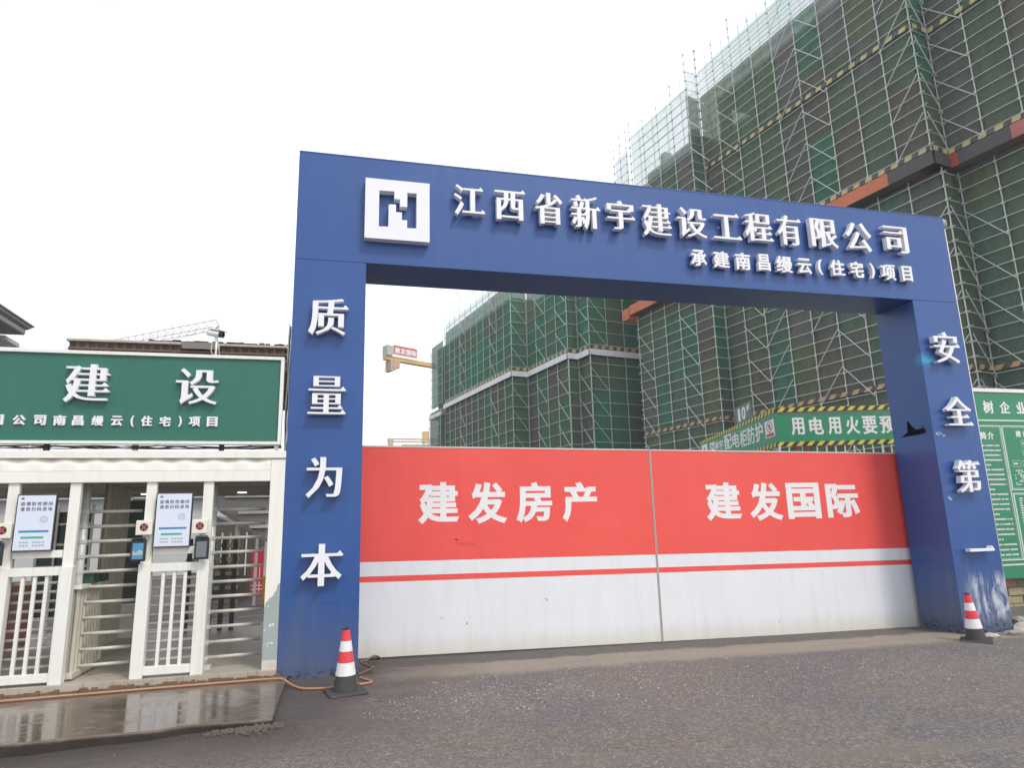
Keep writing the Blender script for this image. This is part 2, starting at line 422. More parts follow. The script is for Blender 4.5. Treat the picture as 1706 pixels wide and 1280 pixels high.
def m_stripes(name, a, b, period, slant=1., axis='X', rough=.55, wear=.25):
    """flat hazard stripes along the object's own x axis"""
    t = NT(name); p = t.pos(True); X, Y_, Z_ = t.xyz(p)
    if axis == 'Y': X = Y_
    f = t.math('FRACT', t.math('DIVIDE', t.math('SUBTRACT', X, t.math('MULTIPLY', Z_, slant)), period))
    s = t.math('GREATER_THAN', f, .5); n1 = t.noise(t.pos(), 5, 4, .7)
    c = t.mix(s, (*a, 1), (*b, 1)); c = t.mix(t.math('MULTIPLY', t.ramp(n1, .5, .8), wear), c, (.3, .28, .22))
    t.put(t.bsdf.inputs['Base Color'], c); t.bsdf.inputs['Roughness'].default_value = rough
    return t.m
def m_net(name, cols, alpha, folds=.5):
    t = NT(name); p = t.pos()
    oi = t.n('ObjectInfo').outputs['Random']
    r = t.n('ValToRGB'); r.color_ramp.interpolation = 'CONSTANT'
    el = r.color_ramp.elements
    while len(el) < len(cols): el.new(.5)
    for i, c in enumerate(cols): el[i].position = i / len(cols); el[i].color = (*c, 1)
    t.put(r.inputs[0], oi)
    n1 = t.noise(p, .45, 4, .6); n2 = t.noise(t.scale(p, (1.3, 1.3, .35)), 2.0, 4, .6); fine = t.noise(p, 9, 2, .6)
    k = t.math('ADD', 1.05, t.math('ADD', t.math('MULTIPLY', n1, .9), t.math('MULTIPLY', n2, .55)))
    o = t.n('VectorMath', {'operation': 'SCALE'}); t.put(o.inputs[0], r.outputs[0]); t.put(o.inputs[3], k)
    c = t.mix(t.math('MULTIPLY', t.ramp(n1, .5, .7), .4), o.outputs[0], (.13, .13, .108))
    dif = t.n('BsdfDiffuse'); t.put(dif.inputs['Color'], c)
    tl = t.n('BsdfTranslucent'); t.put(tl.inputs['Color'], c)
    m1 = t.n('MixShader', _0=.18); t.put(m1.inputs[1], dif.outputs[0]); t.put(m1.inputs[2], tl.outputs[0])
    tr = t.n('BsdfTransparent')
    a = t.math('ADD', alpha, t.math('MULTIPLY', t.math('SUBTRACT', t.math('ADD', t.math('MULTIPLY', n2, .6), t.math('MULTIPLY', fine, .4)), .5), .30))
    m2 = t.n('MixShader'); t.put(m2.inputs[0], a); t.put(m2.inputs[1], tr.outputs[0]); t.put(m2.inputs[2], m1.outputs[0])
    t.t.links.new(m2.outputs[0], t.out.inputs['Surface'])
    b = t.n('Bump', Strength=folds * 1.6, Distance=.2, Height=n2); t.t.links.new(b.outputs[0], dif.inputs['Normal'])
    return t.m
def m_emit(name, col, s):
    t = NT(name); e = t.n('Emission', Color=(*col, 1), Strength=s); t.t.links.new(e.outputs[0], t.out.inputs[0]); return t.m
def m_screen(name, col, s):
    t = NT(name); t.bsdf.inputs['Base Color'].default_value = (*[c * .5 for c in col], 1)
    t.bsdf.inputs['Emission Color'].default_value = (*col, 1); t.bsdf.inputs['Emission Strength'].default_value = s; t.bsdf.inputs['Roughness'].default_value = .15
    return t.m

GROUND = m_ground(); SLAB = m_slab(); DOOR = m_door(); BLUE = m_blue()
CAB = m_cabin('cream_cabin_paint', False); CABP = m_cabin('peeling_cabin_paint', True)
LET = paint('white_letter', (.82, .81, .83), .4, .05, 4, bump=0); FLAT = paint('white_vinyl', (.80, .77, .76), .5, .06, 3, bump=0)
WHITE = paint('white_metal', (.82, .80, .74), .42, .06, 3, .25, (.45, .40, .30))
SIGNG = paint('green_sign_sheet', (.022, .145, .098), .42, .10, 1.5, .25, (.06, .18, .13), bump=.2, bscale=1.5)
BANG = paint('green_banner', (.025, .25, .12), .5, .08, 2, .15, (.12, .3, .2))
STEEL = paint('galvanised_tube', (.62, .65, .60), .5, .2, 2, .3, (.26, .24, .19), metal=.25, bump=0)
STEELG = paint('green_grey_tube', (.46, .54, .47), .55, .25, 2, .3, (.26, .22, .16), metal=.15, bump=0)
CONC = paint('site_concrete', (.30, .285, .26), .85, .25, .6, .5, (.14, .13, .12), bump=.3, bscale=8)
DARK = paint('dark_interior', (.02, .02, .022), .8, .1)
BLACK = paint('black_plastic', (.025, .025, .028), .45, .1)
RUBBER = paint('dusty_black_rubber', (.055, .052, .05), .75, .35, 8)
RED = paint('cone_red', (.72, .045, .06), .4, .1, 6, .2, (.3, .1, .09)); CWHITE = paint('cone_reflective_white', (.80, .77, .76), .4, .08, 8, .2, (.4, .38, .35))
GREYM = paint('grey_ceiling_sheet', (.40, .38, .34), .6, .1, 2)
SOFF = paint('soffit_dark', (.020, .024, .040), .5, .15, 1.)
BROWN = paint('rusty_brown_sheet', (.16, .105, .085), .75, .3, 1.6, .5, (.07, .055, .05))
TRIM = paint('weathered_trim', (.50, .44, .36), .7, .25, 4, .4, (.16, .14, .12))
HAZ = m_stripes('hazard_tape', (.62, .56, .06), (.05, .03, .015), .21, 1.)
HAZB = m_stripes('hazard_board', (.52, .46, .20), (.07, .062, .055), .62, .25, wear=.75)
HAZO = m_stripes('faded_hazard_board', (.50, .33, .16), (.075, .055, .045), .62, .8, wear=.4)
STONE = paint('rubble_stone', (.30, .27, .24), .85, .3, 6, bump=.6, bscale=20)
ORANGE = paint('orange_plywood', (.62, .17, .07), .6, .2, 1.5, .35, (.3, .12, .07)); PINKR = paint('faded_red_plywood', (.45, .14, .11), .6, .3, 1.5, .3, (.3, .2, .18))
GREYB = paint('grey_board', (.085, .075, .075), .7, .25, 1.5, .3, (.05, .045, .045)); REDP = paint('red_plywood', (.42, .05, .035), .6, .15, 2)

# ------------------------------------------------------------------ ground
def gz(x, y):
    z = -.0088 * min(max(x, 0), 10.5) - .036 * min(max(.1 - x, 0), 4)
    return z + .008 * math.sin(x * 1.7 + y * .9) * min(1, abs(y - .87) * .5)
def axis(lo, a, b, hi, fine, grow=1.35):
    r = [a + i * fine for i in range(int((b - a) / fine) + 1)]
    s = fine
    while r[-1] < hi: s *= grow; r.append(r[-1] + s)
    s = fine
    while r[0] > lo: s *= grow; r.insert(0, r[0] - s)
    return r
xs = axis(-600, -7, 16, 600, .25); ys = axis(-60, -8, 4, 900, .25)
g = MB()
for y in ys:
    for x in xs: g.v.append(Vector((x, y, gz(x, y))))
nx = len(xs)
for j in range(len(ys) - 1):
    for i in range(nx - 1): a = j * nx + i; g.f.append((a, a + 1, a + nx + 1, a + nx))
o = g.build('road', GROUND, smooth=True, kind='structure')

# loose chippings washed along the road edge (nobody could count them)
def scatter(name, n, region, size, mat):
    mb_v = []; mb_f = []
    base = [(1, 0, 0), (0, 1, 0), (-1, 0, 0), (0, -1, 0), (0, 0, .7), (0, 0, -.5)]
    fs = [(0, 1, 4), (1, 2, 4), (2, 3, 4), (3, 0, 4), (1, 0, 5), (2, 1, 5), (3, 2, 5), (0, 3, 5)]
    k = 0
    while k < n:
        p = region()
        if p is None: continue
        x, y = p; s = size * random.uniform(.4, 1.3) * (1 if random.random() < .93 else 1.7); a = random.uniform(0, 6.3); b = len(mb_v)
        for vx, vy, vz in base:
            vx *= random.uniform(.6, 1.2); vy *= random.uniform(.5, 1); vz *= random.uniform(.6, 1.1)
            mb_v.append((x + s * (vx * math.cos(a) - vy * math.sin(a)), y + s * (vx * math.sin(a) + vy * math.cos(a)), gz(x, y) + s * (vz + .15)))
        mb_f += [tuple(b + i for i in f) for f in fs]; k += 1
    me = bpy.data.meshes.new(name); me.from_pydata(mb_v, [], mb_f); me.materials.append(mat)
    return link(name, me)
def reg_band():
    x = random.uniform(.9, 11); y = random.gauss(-1.25 - .05 * x, .62)
    if y > -.35 or y < -3.2 or random.random() > (.35 + .65 * math.exp(-((x - 2.6) / 2.6) ** 2)): return None
    lo = -1.9 - .12 * x
    if y < lo and random.random() < .75: return None
    if x < 1.6 and y > -1.2: return None
    if -.5 * (math.sin(x * 3.1) + math.sin(x * 7.3 + y * 5)) * .5 > random.random() * .8: return None
    return x, y
def reg_all():
    x = random.uniform(-4.5, 14); y = random.uniform(-6.5, .9)
    if x < .2 and y > -2.0: return None
    if y > -.5 and random.random() < .35: return None
    return x, y
def m_chip():
    t = NT('chippings'); p = t.pos(); v = t.n('TexVoronoi', Scale=22.); t.t.links.new(p, v.inputs['Vector'])
    c = t.mix(t.xyz(v.outputs['Color'])[1], (.12, .105, .095), (.50, .46, .42)); t.put(t.bsdf.inputs['Base Color'], c); t.bsdf.inputs['Roughness'].default_value = .7
    return t.m
CHIP = m_chip()
o = scatter('gravel', 6000, reg_band, .0078, CHIP); tag(o, 'band of pale stone chippings washed across the road before the red gate', 'gravel'); o['kind'] = 'stuff'
o = scatter('gravel', 15000, reg_all, .0038, CHIP); tag(o, 'fine dark grit spread all over the asphalt road', 'gravel'); o['kind'] = 'stuff'

# wet concrete slab before the cabin
s = MB(); nseg = 40; X0, X1 = -9., .12
top = []
for i in range(nseg + 1):
    x = X0 + (X1 - X0) * i / nseg
    yf = -1.86 + .018 * math.sin(i * 1.9) + (.03 * random.random() if i < nseg - 3 else .10 * random.random())
    top.append((x, yf))
b = len(s.v)
for x, yf in top:
    s.v += [Vector((x, .02, .045 + .002 * x * 0)), Vector((x, yf, .040)), Vector((x + .004, yf - .012, .028)), Vector((x, yf - .02 - .015 * random.random(), -.35))]
for i in range(nseg):
    for k in range(3): a = b + i * 4 + k; s.f.append((a, a + 1, a + 5, a + 4))
s.f.append(tuple(b + nseg * 4 + k for k in range(4)))
s.v.append(Vector((X1, .02, -.35))); s.f[-1] = (b + nseg * 4, len(s.v) - 1, b + nseg * 4 + 3, b + nseg * 4 + 2, b + nseg * 4 + 1)[::-1]
s.build('pavement', SLAB, kind='structure')

# ------------------------------------------------------------------ site gate arch
L, W, H, HB, DP = 10.322, .883, 6.495, 5.003, .780
arch = thing('gate_arch', 'tall blue site entrance arch with raised white Chinese lettering around the red gate', 'gate arch')
def panel_stack(x0, x1, side_in, hole=False):
    zs = [gz((x0 + x1) / 2, 0) - .02, .79, 1.84, 2.85, 3.94, HB - .002]
    for a, b_ in zip(zs, zs[1:]):
        g_ = .0006
        box('panel', x0, x1, 0, .012, a + g_, b_ - g_, BLUE, arch)
        box('panel', x0, x1, DP - .012, DP, a + g_, b_ - g_, BLUE, arch)
        for s_ in (x0, x1 - .012):
            inner = (s_ == x0) == side_in
            if inner and hole and a == 2.85:
                # sheet torn open above the seam
                y0, y1, za, zb = .0125, DP - .0125, a + g_, b_ - g_
                outer = [(y0, za), (y1, za), (y1, zb), (y0, zb)]
                h_ = [(.12, 2.90), (.14, 2.94), (.22, 2.955), (.30, 2.95), (.36, 2.99), (.41, 3.06), (.45, 3.12), (.475, 3.05), (.485, 2.93), (.60, 2.875), (.66, 2.860), (.50, 2.864), (.30, 2.864), (.15, 2.868)]
                P, T = fill([outer, h_[::-1] if area(h_) > 0 else h_])
                m = MB()
                for xx in (s_, s_ + .012):
                    for u, v in P: m.v.append(Vector((xx, u, v)))
                n = len(P)
                for t_ in T: m.f.append(tuple(reversed(t_))); m.f.append(tuple(i + n for i in t_))
                m.build('panel', BLUE, arch, label='blue panel torn open in a jagged black hole')
                f = MB(); f.quad((s_ - .002, .20, 2.957), (s_ - .03, .17, 2.965), (s_ - .035, .19, 3.00), (s_ - .004, .21, 2.99))
                f.build('torn_flap', BLUE, arch, kind='stuff')
            else: box('panel', s_, s_ + .012, .0125, DP - .0125, a + g_, b_ - g_, BLUE, arch)
    m = MB()
    for x in (x0 + .05, x1 - .10):
        for y in (.05, DP - .10): m.box(x, x + .05, y, y + .05, -.1, HB)
    for z in zs[1:]: m.box(x0 + .1, x1 - .1, .014, .06, z - .02, z + .02).box(x0 + .1, x1 - .1, DP - .06, DP - .014, z - .02, z + .02)
    m.build('inner_frame', DARK, arch)
    if hole: box('dark_backing', x0 + .25, x0 + .27, .10, DP - .1, 2.6, 3.6, DARK, arch)  # added black sheet: the dark of the hollow behind the tear, as colour
panel_stack(0, W, False); panel_stack(L - W, L, True, True)
nfp = 5
box('beam_front', 0, L, 0, .014, HB + .002, H, BLUE, arch, .003); box('beam_back', 0, L, DP - .014, DP, HB + .002, H, BLUE, arch, .003)
box('beam_top', 0, L, .0145, DP - .0145, H - .02, H - .004, BLUE, arch); box('beam_soffit', W + .001, L - W - .001, .0145, DP - .0145, HB + .002, HB + .014, BLUE, arch)
box('beam_end', 0, .014, .0145, DP - .0145, HB + .002, H - .021, BLUE, arch); box('beam_end', L - .014, L, .0145, DP - .0145, HB + .002, H - .021, BLUE, arch)
box('edge_trim', 0, L, -.004, .02, H, H + .018, BLUE, arch)
def letters(rows, sty, yf, yb, mat, parent, what):
    for ch, x0, x1, z0, z1 in rows:
        m = MB(); add_char(m, ch, sty, x0, x1, z0, z1, yf, yb)
        m.build('letter', mat, parent, label='%s %s' % (what, ch))
BEAM = [('江', 2.017, 2.451, 5.736, 6.185), ('西', 2.586, 3.024, 5.727, 6.188), ('省', 3.154, 3.562, 5.716, 6.187), ('新', 3.688, 4.128, 5.682, 6.203), ('宇', 4.229, 4.661, 5.728, 6.176), ('建', 4.778, 5.235, 5.667, 6.178), ('设', 5.329, 5.8, 5.702, 6.174), ('工', 5.911, 6.382, 5.722, 6.145), ('程', 6.447, 6.926, 5.732, 6.196), ('有', 7.007, 7.438, 5.712, 6.203), ('限', 7.596, 8.074, 5.718, 6.203), ('公', 8.234, 8.711, 5.703, 6.195), ('司', 8.954, 9.412, 5.736, 6.191)]
SUB = [('承', 5.508, 5.766, 5.269, 5.521), ('建', 5.874, 6.14, 5.261, 5.524), ('南', 6.239, 6.489, 5.259, 5.529), ('昌', 6.622, 6.825, 5.271, 5.535), ('缦', 6.932, 7.21, 5.264, 5.534), ('云', 7.305, 7.549, 5.266, 5.52), ('(', 7.66, 7.745, 5.275, 5.523), ('住', 7.888, 8.146, 5.279, 5.541), ('宅', 8.251, 8.495, 5.273, 5.54), (')', 8.617, 8.701, 5.276, 5.53), ('项', 8.819, 9.094, 5.265, 5.528), ('目', 9.221, 9.413, 5.273, 5.53)]
letters(BEAM, 'song', -.12, -.035, LET, arch, 'large raised white character')
letters(SUB, 'bold', -.10, -.035, LET, arch, 'small raised white character')
letters([('质', 0.199, 0.68, 3.98, 4.454), ('量', 0.228, 0.676, 2.991, 3.457), ('为', 0.243, 0.652, 1.994, 2.472), ('本', 0.22, 0.692, 0.999, 1.467)], 'song', -.12, -.035, LET, arch, 'raised white character on left pillar')
letters([('安', 9.594, 10.092, 3.942, 4.45), ('全', 9.627, 10.108, 2.957, 3.409), ('第', 9.653, 10.091, 1.936, 2.427), ('一', 9.646, 10.103, 1.076, 1.153)], 'song', -.12, -.035, LET, arch, 'raised white character on right pillar')
# stand-off pins that hold the letters
m = MB()
for rows in (BEAM, SUB):
    for ch, x0, x1, z0, z1 in rows:
        for u in (.3, .7): xx = x0 + u * (x1 - x0); m.box(xx - .006, xx + .006, -.04, .0, (z0 + z1) / 2 - .006, (z0 + z1) / 2 + .006)
m.build('letter_pins', STEEL, arch)
# square emblem with a stepped N cut through it
Lx0, Lx1, Lz0, Lz1 = .85, 1.69, 5.305, 6.150
Nh = [(.213, .197), (.447, .19), (.447, .317), (.535, .317), (.535, .44), (.648, .435), (.648, .194), (.795, .191), (.795, .784), (.648, .791), (.648, .66), (.566, .663), (.566, .536), (.473, .537), (.473, .41), (.361, .419), (.361, .79), (.213, .80)]
def emblem(x0, x1, z0, z1, yf, yb, mat, parent, name='emblem', label=None):
    hole = [(x0 + u * (x1 - x0), z1 - v * (z1 - z0)) for u, v in Nh]
    if area(hole) > 0: hole = hole[::-1]
    P, T = fill([[(x0, z0), (x1, z0), (x1, z1), (x0, z1)], hole])
    m = MB(); n = len(P)
    for y in (yf, yb):
        for u, v in P: m.v.append(Vector((u, y, v)))
    ed = {}
    for t_ in T:
        m.f.append(tuple(t_))
        for i in range(3): ed[(t_[i], t_[(i + 1) % 3])] = 1
    for (i, j) in ed:
        if (j, i) not in ed: m.f.append((i, n + i, n + j, j))
    return m.build(name, mat, parent, label=label)
emblem(Lx0, Lx1, Lz0, Lz1, -.12, -.004, LET, arch, label='white square emblem with a stepped letter N cut out')

for k, pl in enumerate(([(9.47, 2.835), (9.53, 2.815), (9.58, 2.83), (9.62, 2.822), (9.60, 2.85), (9.55, 2.87), (9.50, 2.86)], [(9.60, 2.79), (9.66, 2.80), (9.655, 2.83), (9.61, 2.835)], [(9.52, 1.86), (9.56, 1.83), (9.60, 1.825), (9.57, 1.87), (9.53, 1.90)])):
    MB().prism(pl, -.0022, -.0004).build('paint_chip', paint('chipped_pale_blue', (.32, .38, .50), .6, .5, 18), arch)
MB().prism([(9.515, 2.845), (9.55, 2.83), (9.57, 2.845), (9.54, 2.858)], -.0035, -.0023).build('paint_chip', DARK, arch)
# ------------------------------------------------------------------ the two gate leaves
def leaf(x0, x1, label, rows, rail_right):
    t = thing('gate_leaf', label, 'gate', (0, 0, 0), group='red and white leaves of the site gate')
    yf, yb = .868, .905
    zt = lambda x: 2.722 - .0105 * x; zb = lambda x: .036 - .0138 * x
    m = MB(); b = 0; n = 24
    for i in range(n + 1):
        x = x0 + (x1 - x0) * i / n; m.v += [Vector((x, yf, zb(x))), Vector((x, yf, zt(x))), Vector((x, yb, zt(x))), Vector((x, yb, zb(x)))]
    for i in range(n):
        a = i * 4
        m.f += [(a, a + 4, a + 5, a + 1), (a + 1, a + 5, a + 6, a + 2), (a + 2, a + 6, a + 7, a + 3), (a + 3, a + 7, a + 4, a)]
    m.f += [(0, 1, 2, 3), (n * 4 + 3, n * 4 + 2, n * 4 + 1, n * 4)]
    m.build('sheet', DOOR, t)
    fr = MB()
    fr.prism([(x0, zt(x0) + .001), (x1, zt(x1) + .001), (x1, zt(x1) + .022), (x0, zt(x0) + .022)], yf - .006, yb + .02)
    fr.build('top_rail', paint('pale_rail', (.60, .55, .50), .5, .1), t)
    e = x1 if rail_right else x0 - .018
    MB().box(e + .004, e + .012, yf - .006, yb + .02, zb(e) - .01, zt(e) + .02).build('edge_rail', MATS['pale_rail'], t)
    for ch, a, b_, c, d in rows:
        q = MB(); add_char(q, ch, 'heavy', a, b_, c, d, yf - .0025, yf - .0005); q.build('letter', FLAT, t, label='flat white character %s' % ch)
    fm = MB()
    for x in (x0 + .1, (x0 + x1) / 2, x1 - .15): fm.box(x, x + .05, yb + .001, yb + .05, zb(x), zt(x))
    for z in (.3, 1.2, 2.4): fm.box(x0, x1, yb + .051, yb + .09, z, z + .05)
    fm.build('back_frame', STEEL, t)
    if rail_right:
        w = MB()
        for x in (x1 - .12,): w.box(x, x + .14, yf - .03, yb + .03, gz(x, .9) - .02, zb(x) - .005)
        w.build('floor_stop', RUBBER, t)
    return t
lf = leaf(.62, 5.088, 'left red and white sliding gate leaf with a torn slit under its lettering', [('建', 1.655, 2.217, 1.671, 2.231), ('发', 2.341, 2.892, 1.66, 2.224), ('房', 3.022, 3.551, 1.659, 2.222), ('产', 3.699, 4.23, 1.654, 2.215)], True)
leaf(5.125, 9.72, 'right red and white sliding gate leaf touching the right blue pillar', [('建', 5.963, 6.563, 1.619, 2.187), ('发', 6.699, 7.276, 1.603, 2.18), ('国', 7.364, 7.962, 1.614, 2.17), ('际', 8.078, 8.679, 1.62, 2.148)], False)
MB().prism([(2.15, 1.452), (2.165, 1.470), (2.19, 1.462), (2.20, 1.446)], .8653, .8674).build('torn_slit', paint('rust_dark', (.12, .02, .015), .8, .2), lf)
MB().prism([(2.15, 1.425), (2.42, 1.405), (2.44, 1.375), (2.25, 1.375)], .8660, .8676).build('faded_patch', paint('faded_red', (.66, .075, .065), .55, .1), lf)
mq = MB()
for x, z in ((1.95, .45), (1.99, .447), (3.4, .62), (3.42, .60), (2.3, .36), (7.9, .16), (7.0, .12)): mq.box(x, x + random.uniform(.006, .016), .8655, .8675, z, z + random.uniform(.006, .02))
mq.build('chipped_spot', paint('rust_chip', (.12, .09, .07), .8, .2), lf)

# ------------------------------------------------------------------ turnstile cabin
cab = thing('gatehouse', 'cream painted turnstile cabin beside the left blue pillar', 'gatehouse')
box('floor', -9, .0, -.035, 4.4, .046, .12, paint('cabin_floor', (.42, .37, .30), .45, .35, 1.2, .6, (.15, .12, .09)), cab, .004)
m = MB()                                                            # muddy strip at the foot of the step
for i in range(160):
    x = -9 + i * .0565; s_ = random.uniform(.01, .035); m.box(x, x + random.uniform(.03, .09), -.036 - s_, -.03, .04, .05 + random.uniform(.0, .035))
m.build('mud_edge', paint('brown_mud', (.17, .105, .06), .8, .3, 4), cab, kind='stuff')
box('corner_post', -.165, -.002, 0, .14, .05, 2.465, CABP, cab, .006)
box('header', -9, -.166, .004, .12, 2.205, 2.33, CAB, cab, .004)
m = MB(); N = 900; b = 0                                            # corrugated fascia above the header
for i in range(N + 1):
    x = -9 + (8.834) * i / N; ph = ((x + 2.62) / .305) % 1
    w = .5 + .5 * math.cos(2 * math.pi * ph); w = w ** .7
    m.v += [Vector((x, .003, 2.331)), Vector((x, .003 + .008 * (1 - w), 2.40)), Vector((x, .003 + .036 * (1 - w), 2.47)), Vector((x, .12, 2.47)), Vector((x, .12, 2.331))]
for i in range(N):
    for k in range(4): a = i * 5 + k; m.f.append((a, a + 5, a + 6, a + 1))
m.build('corrugated_fascia', CAB, cab, smooth=True)
box('top_rail', -9, .0, -.02, .14, 2.471, 2.555, CAB, cab, .006)
box('roof', -9, .0, .141, 4.4, 2.40, 2.47, GREYM, cab)
box('ceiling', -9, -.166, .121, 4.3, 2.262, 2.30, GREYM, cab)
lamp_m = m_emit('downlight_glow', (1, .97, .9), 6)
for x in (-.87, -2.27, -3.6):
    l = MB().lathe([(.075, 0), (.085, .008), (.085, .02)], 20, (x, 3.1 if x < -1 else 3.0, 2.244)).build('downlight', WHITE, cab)
    MB().lathe([(.066, 0), (.066, .004)], 20, (x, 3.1 if x < -1 else 3.0, 2.239)).build('lens', lamp_m, l)
for y in (1.4, 2.9): box('ceiling_joint', -9, -.17, y, y + .03, 2.256, 2.2615, CAB, cab)
# corrugated side partition between the two lanes
def corr(name, x, y0, y1, z0, z1, mat, parent, per=.10, d=.022):
    m = MB(); n = int((y1 - y0) / per * 4); off = [0, 0, 1, 1]
    for i in range(n + 1):
        y = y0 + (y1 - y0) * i / n; xx = x + d * off[i % 4]
        m.v += [Vector((xx, y, z0)), Vector((xx, y, z1)), Vector((xx - .03, y, z0)), Vector((xx - .03, y, z1))]
    for i in range(n):
        a = i * 4; m.f += [(a, a + 4, a + 5, a + 1), (a + 2, a + 3, a + 7, a + 6), (a + 1, a + 5, a + 7, a + 3)]
    return m.build(name, mat, parent)
PART = paint('cream_corrugated', (.56, .53, .44), .55, .15, 2, .35, (.35, .31, .22))
corr('partition', -2.18, 1.05, 1.95, .30, 2.26, PART, cab); box('partition_leg', -2.2, -2.16, 1.3, 1.34, .12, .30, PART, cab)
corr('low_partition', -2.12, .16, 1.0, .2, 1.06, PART, cab); box('partition_rail', -2.15, -2.08, .15, 1.02, .14, .2, CAB, cab); box('partition_rail', -2.15, -2.07, .15, 1.02, 1.06, 1.10, CAB, cab)
box('green_box', -2.16, -2.05, .42, .62, 1.10, 1.22, paint('dark_green_box', (.02, .075, .05), .4, .1), cab, .004); box('green_box', -2.16, -2.05, .72, .95, 1.10, 1.22, MATS['dark_green_box'], cab, .004)
# rear wall pieces of the cabin: door frame with a dark green panel, glazed office front
box('rear_panel', -2.86, -2.28, 3.35, 3.40, .62, 2.16, paint('dark_green_panel', (.014, .035, .018), .35, .2, 1), cab); box('rear_panel_foot', -2.86, -2.28, 3.36, 3.41, .12, .6, PART, cab)
for x in (-2.28, -2.90): box('door_frame', x, x + .045, 3.30, 3.42, .12, 2.2, WHITE, cab)
box('lock', -2.29, -2.24, 3.27, 3.299, 1.52, 1.66, WHITE, cab)

BAR = paint('dull_bar', (.66, .63, .55), .5, .15, 4, .3, (.35, .3, .2), bump=0)
def turnstile(x0, label, left_box, right_box, dup_from=None):
    """x0: left edge; 0.72 m wide lane gate with rotor behind and comb bars to the side"""
    t = thing('turnstile', label, 'turnstile', (x0, 0, .12), group='full height turnstiles in the cabin')
    wp = .125
    for k, x in enumerate((0, .595)):
        MB().box(x, x + wp, -.01, .10, 0, 1.19).build('post', WHITE, t, bevel=.006)
        MB().box(x + .006, x + wp - .012, .03, .10, 1.19, 2.14).build('upper_post', CAB, t, bevel=.004)
    MB().box(wp, .595, 0, .07, .03, .115).build('bottom_rail', WHITE, t, bevel=.004)
    MB().box(wp, .595, 0, .07, 1.10, 1.19).build('top_rail', WHITE, t, bevel=.004)
    MB().box(wp, .595, .02, .08, 1.285, 1.365).build('cross_rail', CAB, t, bevel=.004)
    for k in range(3):
        x = .235 + k * .112; MB().box(x, x + .034, .015, .05, .115, 1.10).build('gate_bar', WHITE, t, bevel=.003)
    # rotor column and arms behind the gate leaf
    MB().tube([(-.02, .36, .0), (-.02, .36, 2.1)], .038, 10).build('rotor_column', STEEL, t, smooth=True)
    for k in range(11):
        z = .12 + k * .098
        MB().tube([(-.01, .40, z), (.58, .44, z + .004)], .0165, 8).build('arm', BAR, t, smooth=True)
    MB().tube([(.66, .38, 0), (.66, .38, 2.1)], .045, 10).build('side_column', STEEL, t, smooth=True)
    for k in range(11): MB().tube([(.66, .38, .09 + k * .167), (.66, .38, .13 + k * .167)], .053, 10).build('clamp', STEEL, t)
    MB().box(.57, .75, .28, .48, .0, .03).build('foot_plate', STEEL, t)
    for k in range(11):
        z = .108 + k * .167
        MB().tube([(.70, .40, z), (1.25 if x0 > -2 else 1.24, .44, z + .004)], .0185, 8).build('comb_bar', BAR, t, smooth=True)
    # displays
    d = MB().box(.13, .51, -.035, .0, 1.36, 1.96).build('display', BLACK, t, bevel=.004)
    scr = m_screen('display_face', (.66, .70, .80), .45) if 'display_face' not in bpy.data.materials else bpy.data.materials['display_face']
    MB().box(.142, .498, -.0375, -.0355, 1.372, 1.948).build('screen', scr, d)
    ink = paint('display_ink', (.10, .10, .13), .4, .1, bump=0)
    q = MB(); text_row(q, '疫情防控期间', 'bold', .172, 1.842, .043, -.0385, -.0378, .052); text_row(q, '请您扫码进场', 'bold', .172, 1.786, .043, -.0385, -.0378, .052)
    emb = MB().box(.172, .20, -.0385, -.0378, 1.905, 1.925); q.v += []; q.build('display_text', ink, d)
    emb.build('display_logo', ink, d)
    q = MB()
    for a_ in range(40):
        an = a_ * 2.4; r_ = .006 + .034 * (a_ / 40) ** .5; q.box(.40 + r_ * math.cos(an), .407 + r_ * math.cos(an), -.0385, -.0378, 1.69 + r_ * math.sin(an), 1.697 + r_ * math.sin(an))
    q.build('round_print', paint('pale_ink', (.34, .36, .40), .4, .05), d, kind='stuff')
    q = MB(); q.box(.18, .462, -.0385, -.0378, 1.556, 1.578); q.build('display_band', paint('band_blue', (.05, .20, .42), .4, .05), d)
    q = MB(); q.box(.205, .42, -.0385, -.0378, 1.492, 1.514); q.build('display_band', paint('band_teal', (.05, .36, .34), .4, .05), d)
    q = MB()
    for r_ in range(2):
        for c_ in range(8):
            if c_ == 3: continue
            x = .20 + c_ * .03; q.box(x, x + .022, -.0385, -.0378, 1.445 - r_ * .034, 1.461 - r_ * .034)
    q.build('display_small_print', paint('faint_ink', (.36, .35, .42), .4, .05), d)
    def ibox(xa):
        e = MB().box(xa, xa + .165, -.05, -.012, 1.50, 1.66).build('indicator_box', paint('ivory_box', (.78, .74, .64), .4, .05), t, bevel=.008)
        cx, cz = xa + .083, 1.585
        m = MB(); n = 20
        for k in range(n): a = 2 * math.pi * k / n; m.v.append(Vector((cx + .042 * math.cos(a), -.053, cz + .042 * math.sin(a))))
        for k in range(n): a = 2 * math.pi * k / n; m.v.append(Vector((cx + .042 * math.cos(a), -.049, cz + .042 * math.sin(a))))
        m.f.append(tuple(range(n))); m.f += [(k, n + k, n + (k + 1) % n, (k + 1) % n) for k in range(n)]
        m.build('lamp_disc', BLACK, e)
        m = MB()
        for s_ in (1, -1):
            w = .006; a = .024
            m.quad((cx - a - w, -.0545, cz - s_ * a), (cx - a + w, -.0545, cz - s_ * (a + w)), (cx + a + w, -.0545, cz + s_ * a), (cx + a - w, -.0545, cz + s_ * (a + w)))
        m.build('red_cross', m_screen('cross_red', (.75, .12, .10), .25) if 'cross_red' not in bpy.data.materials else bpy.data.materials['cross_red'], e)
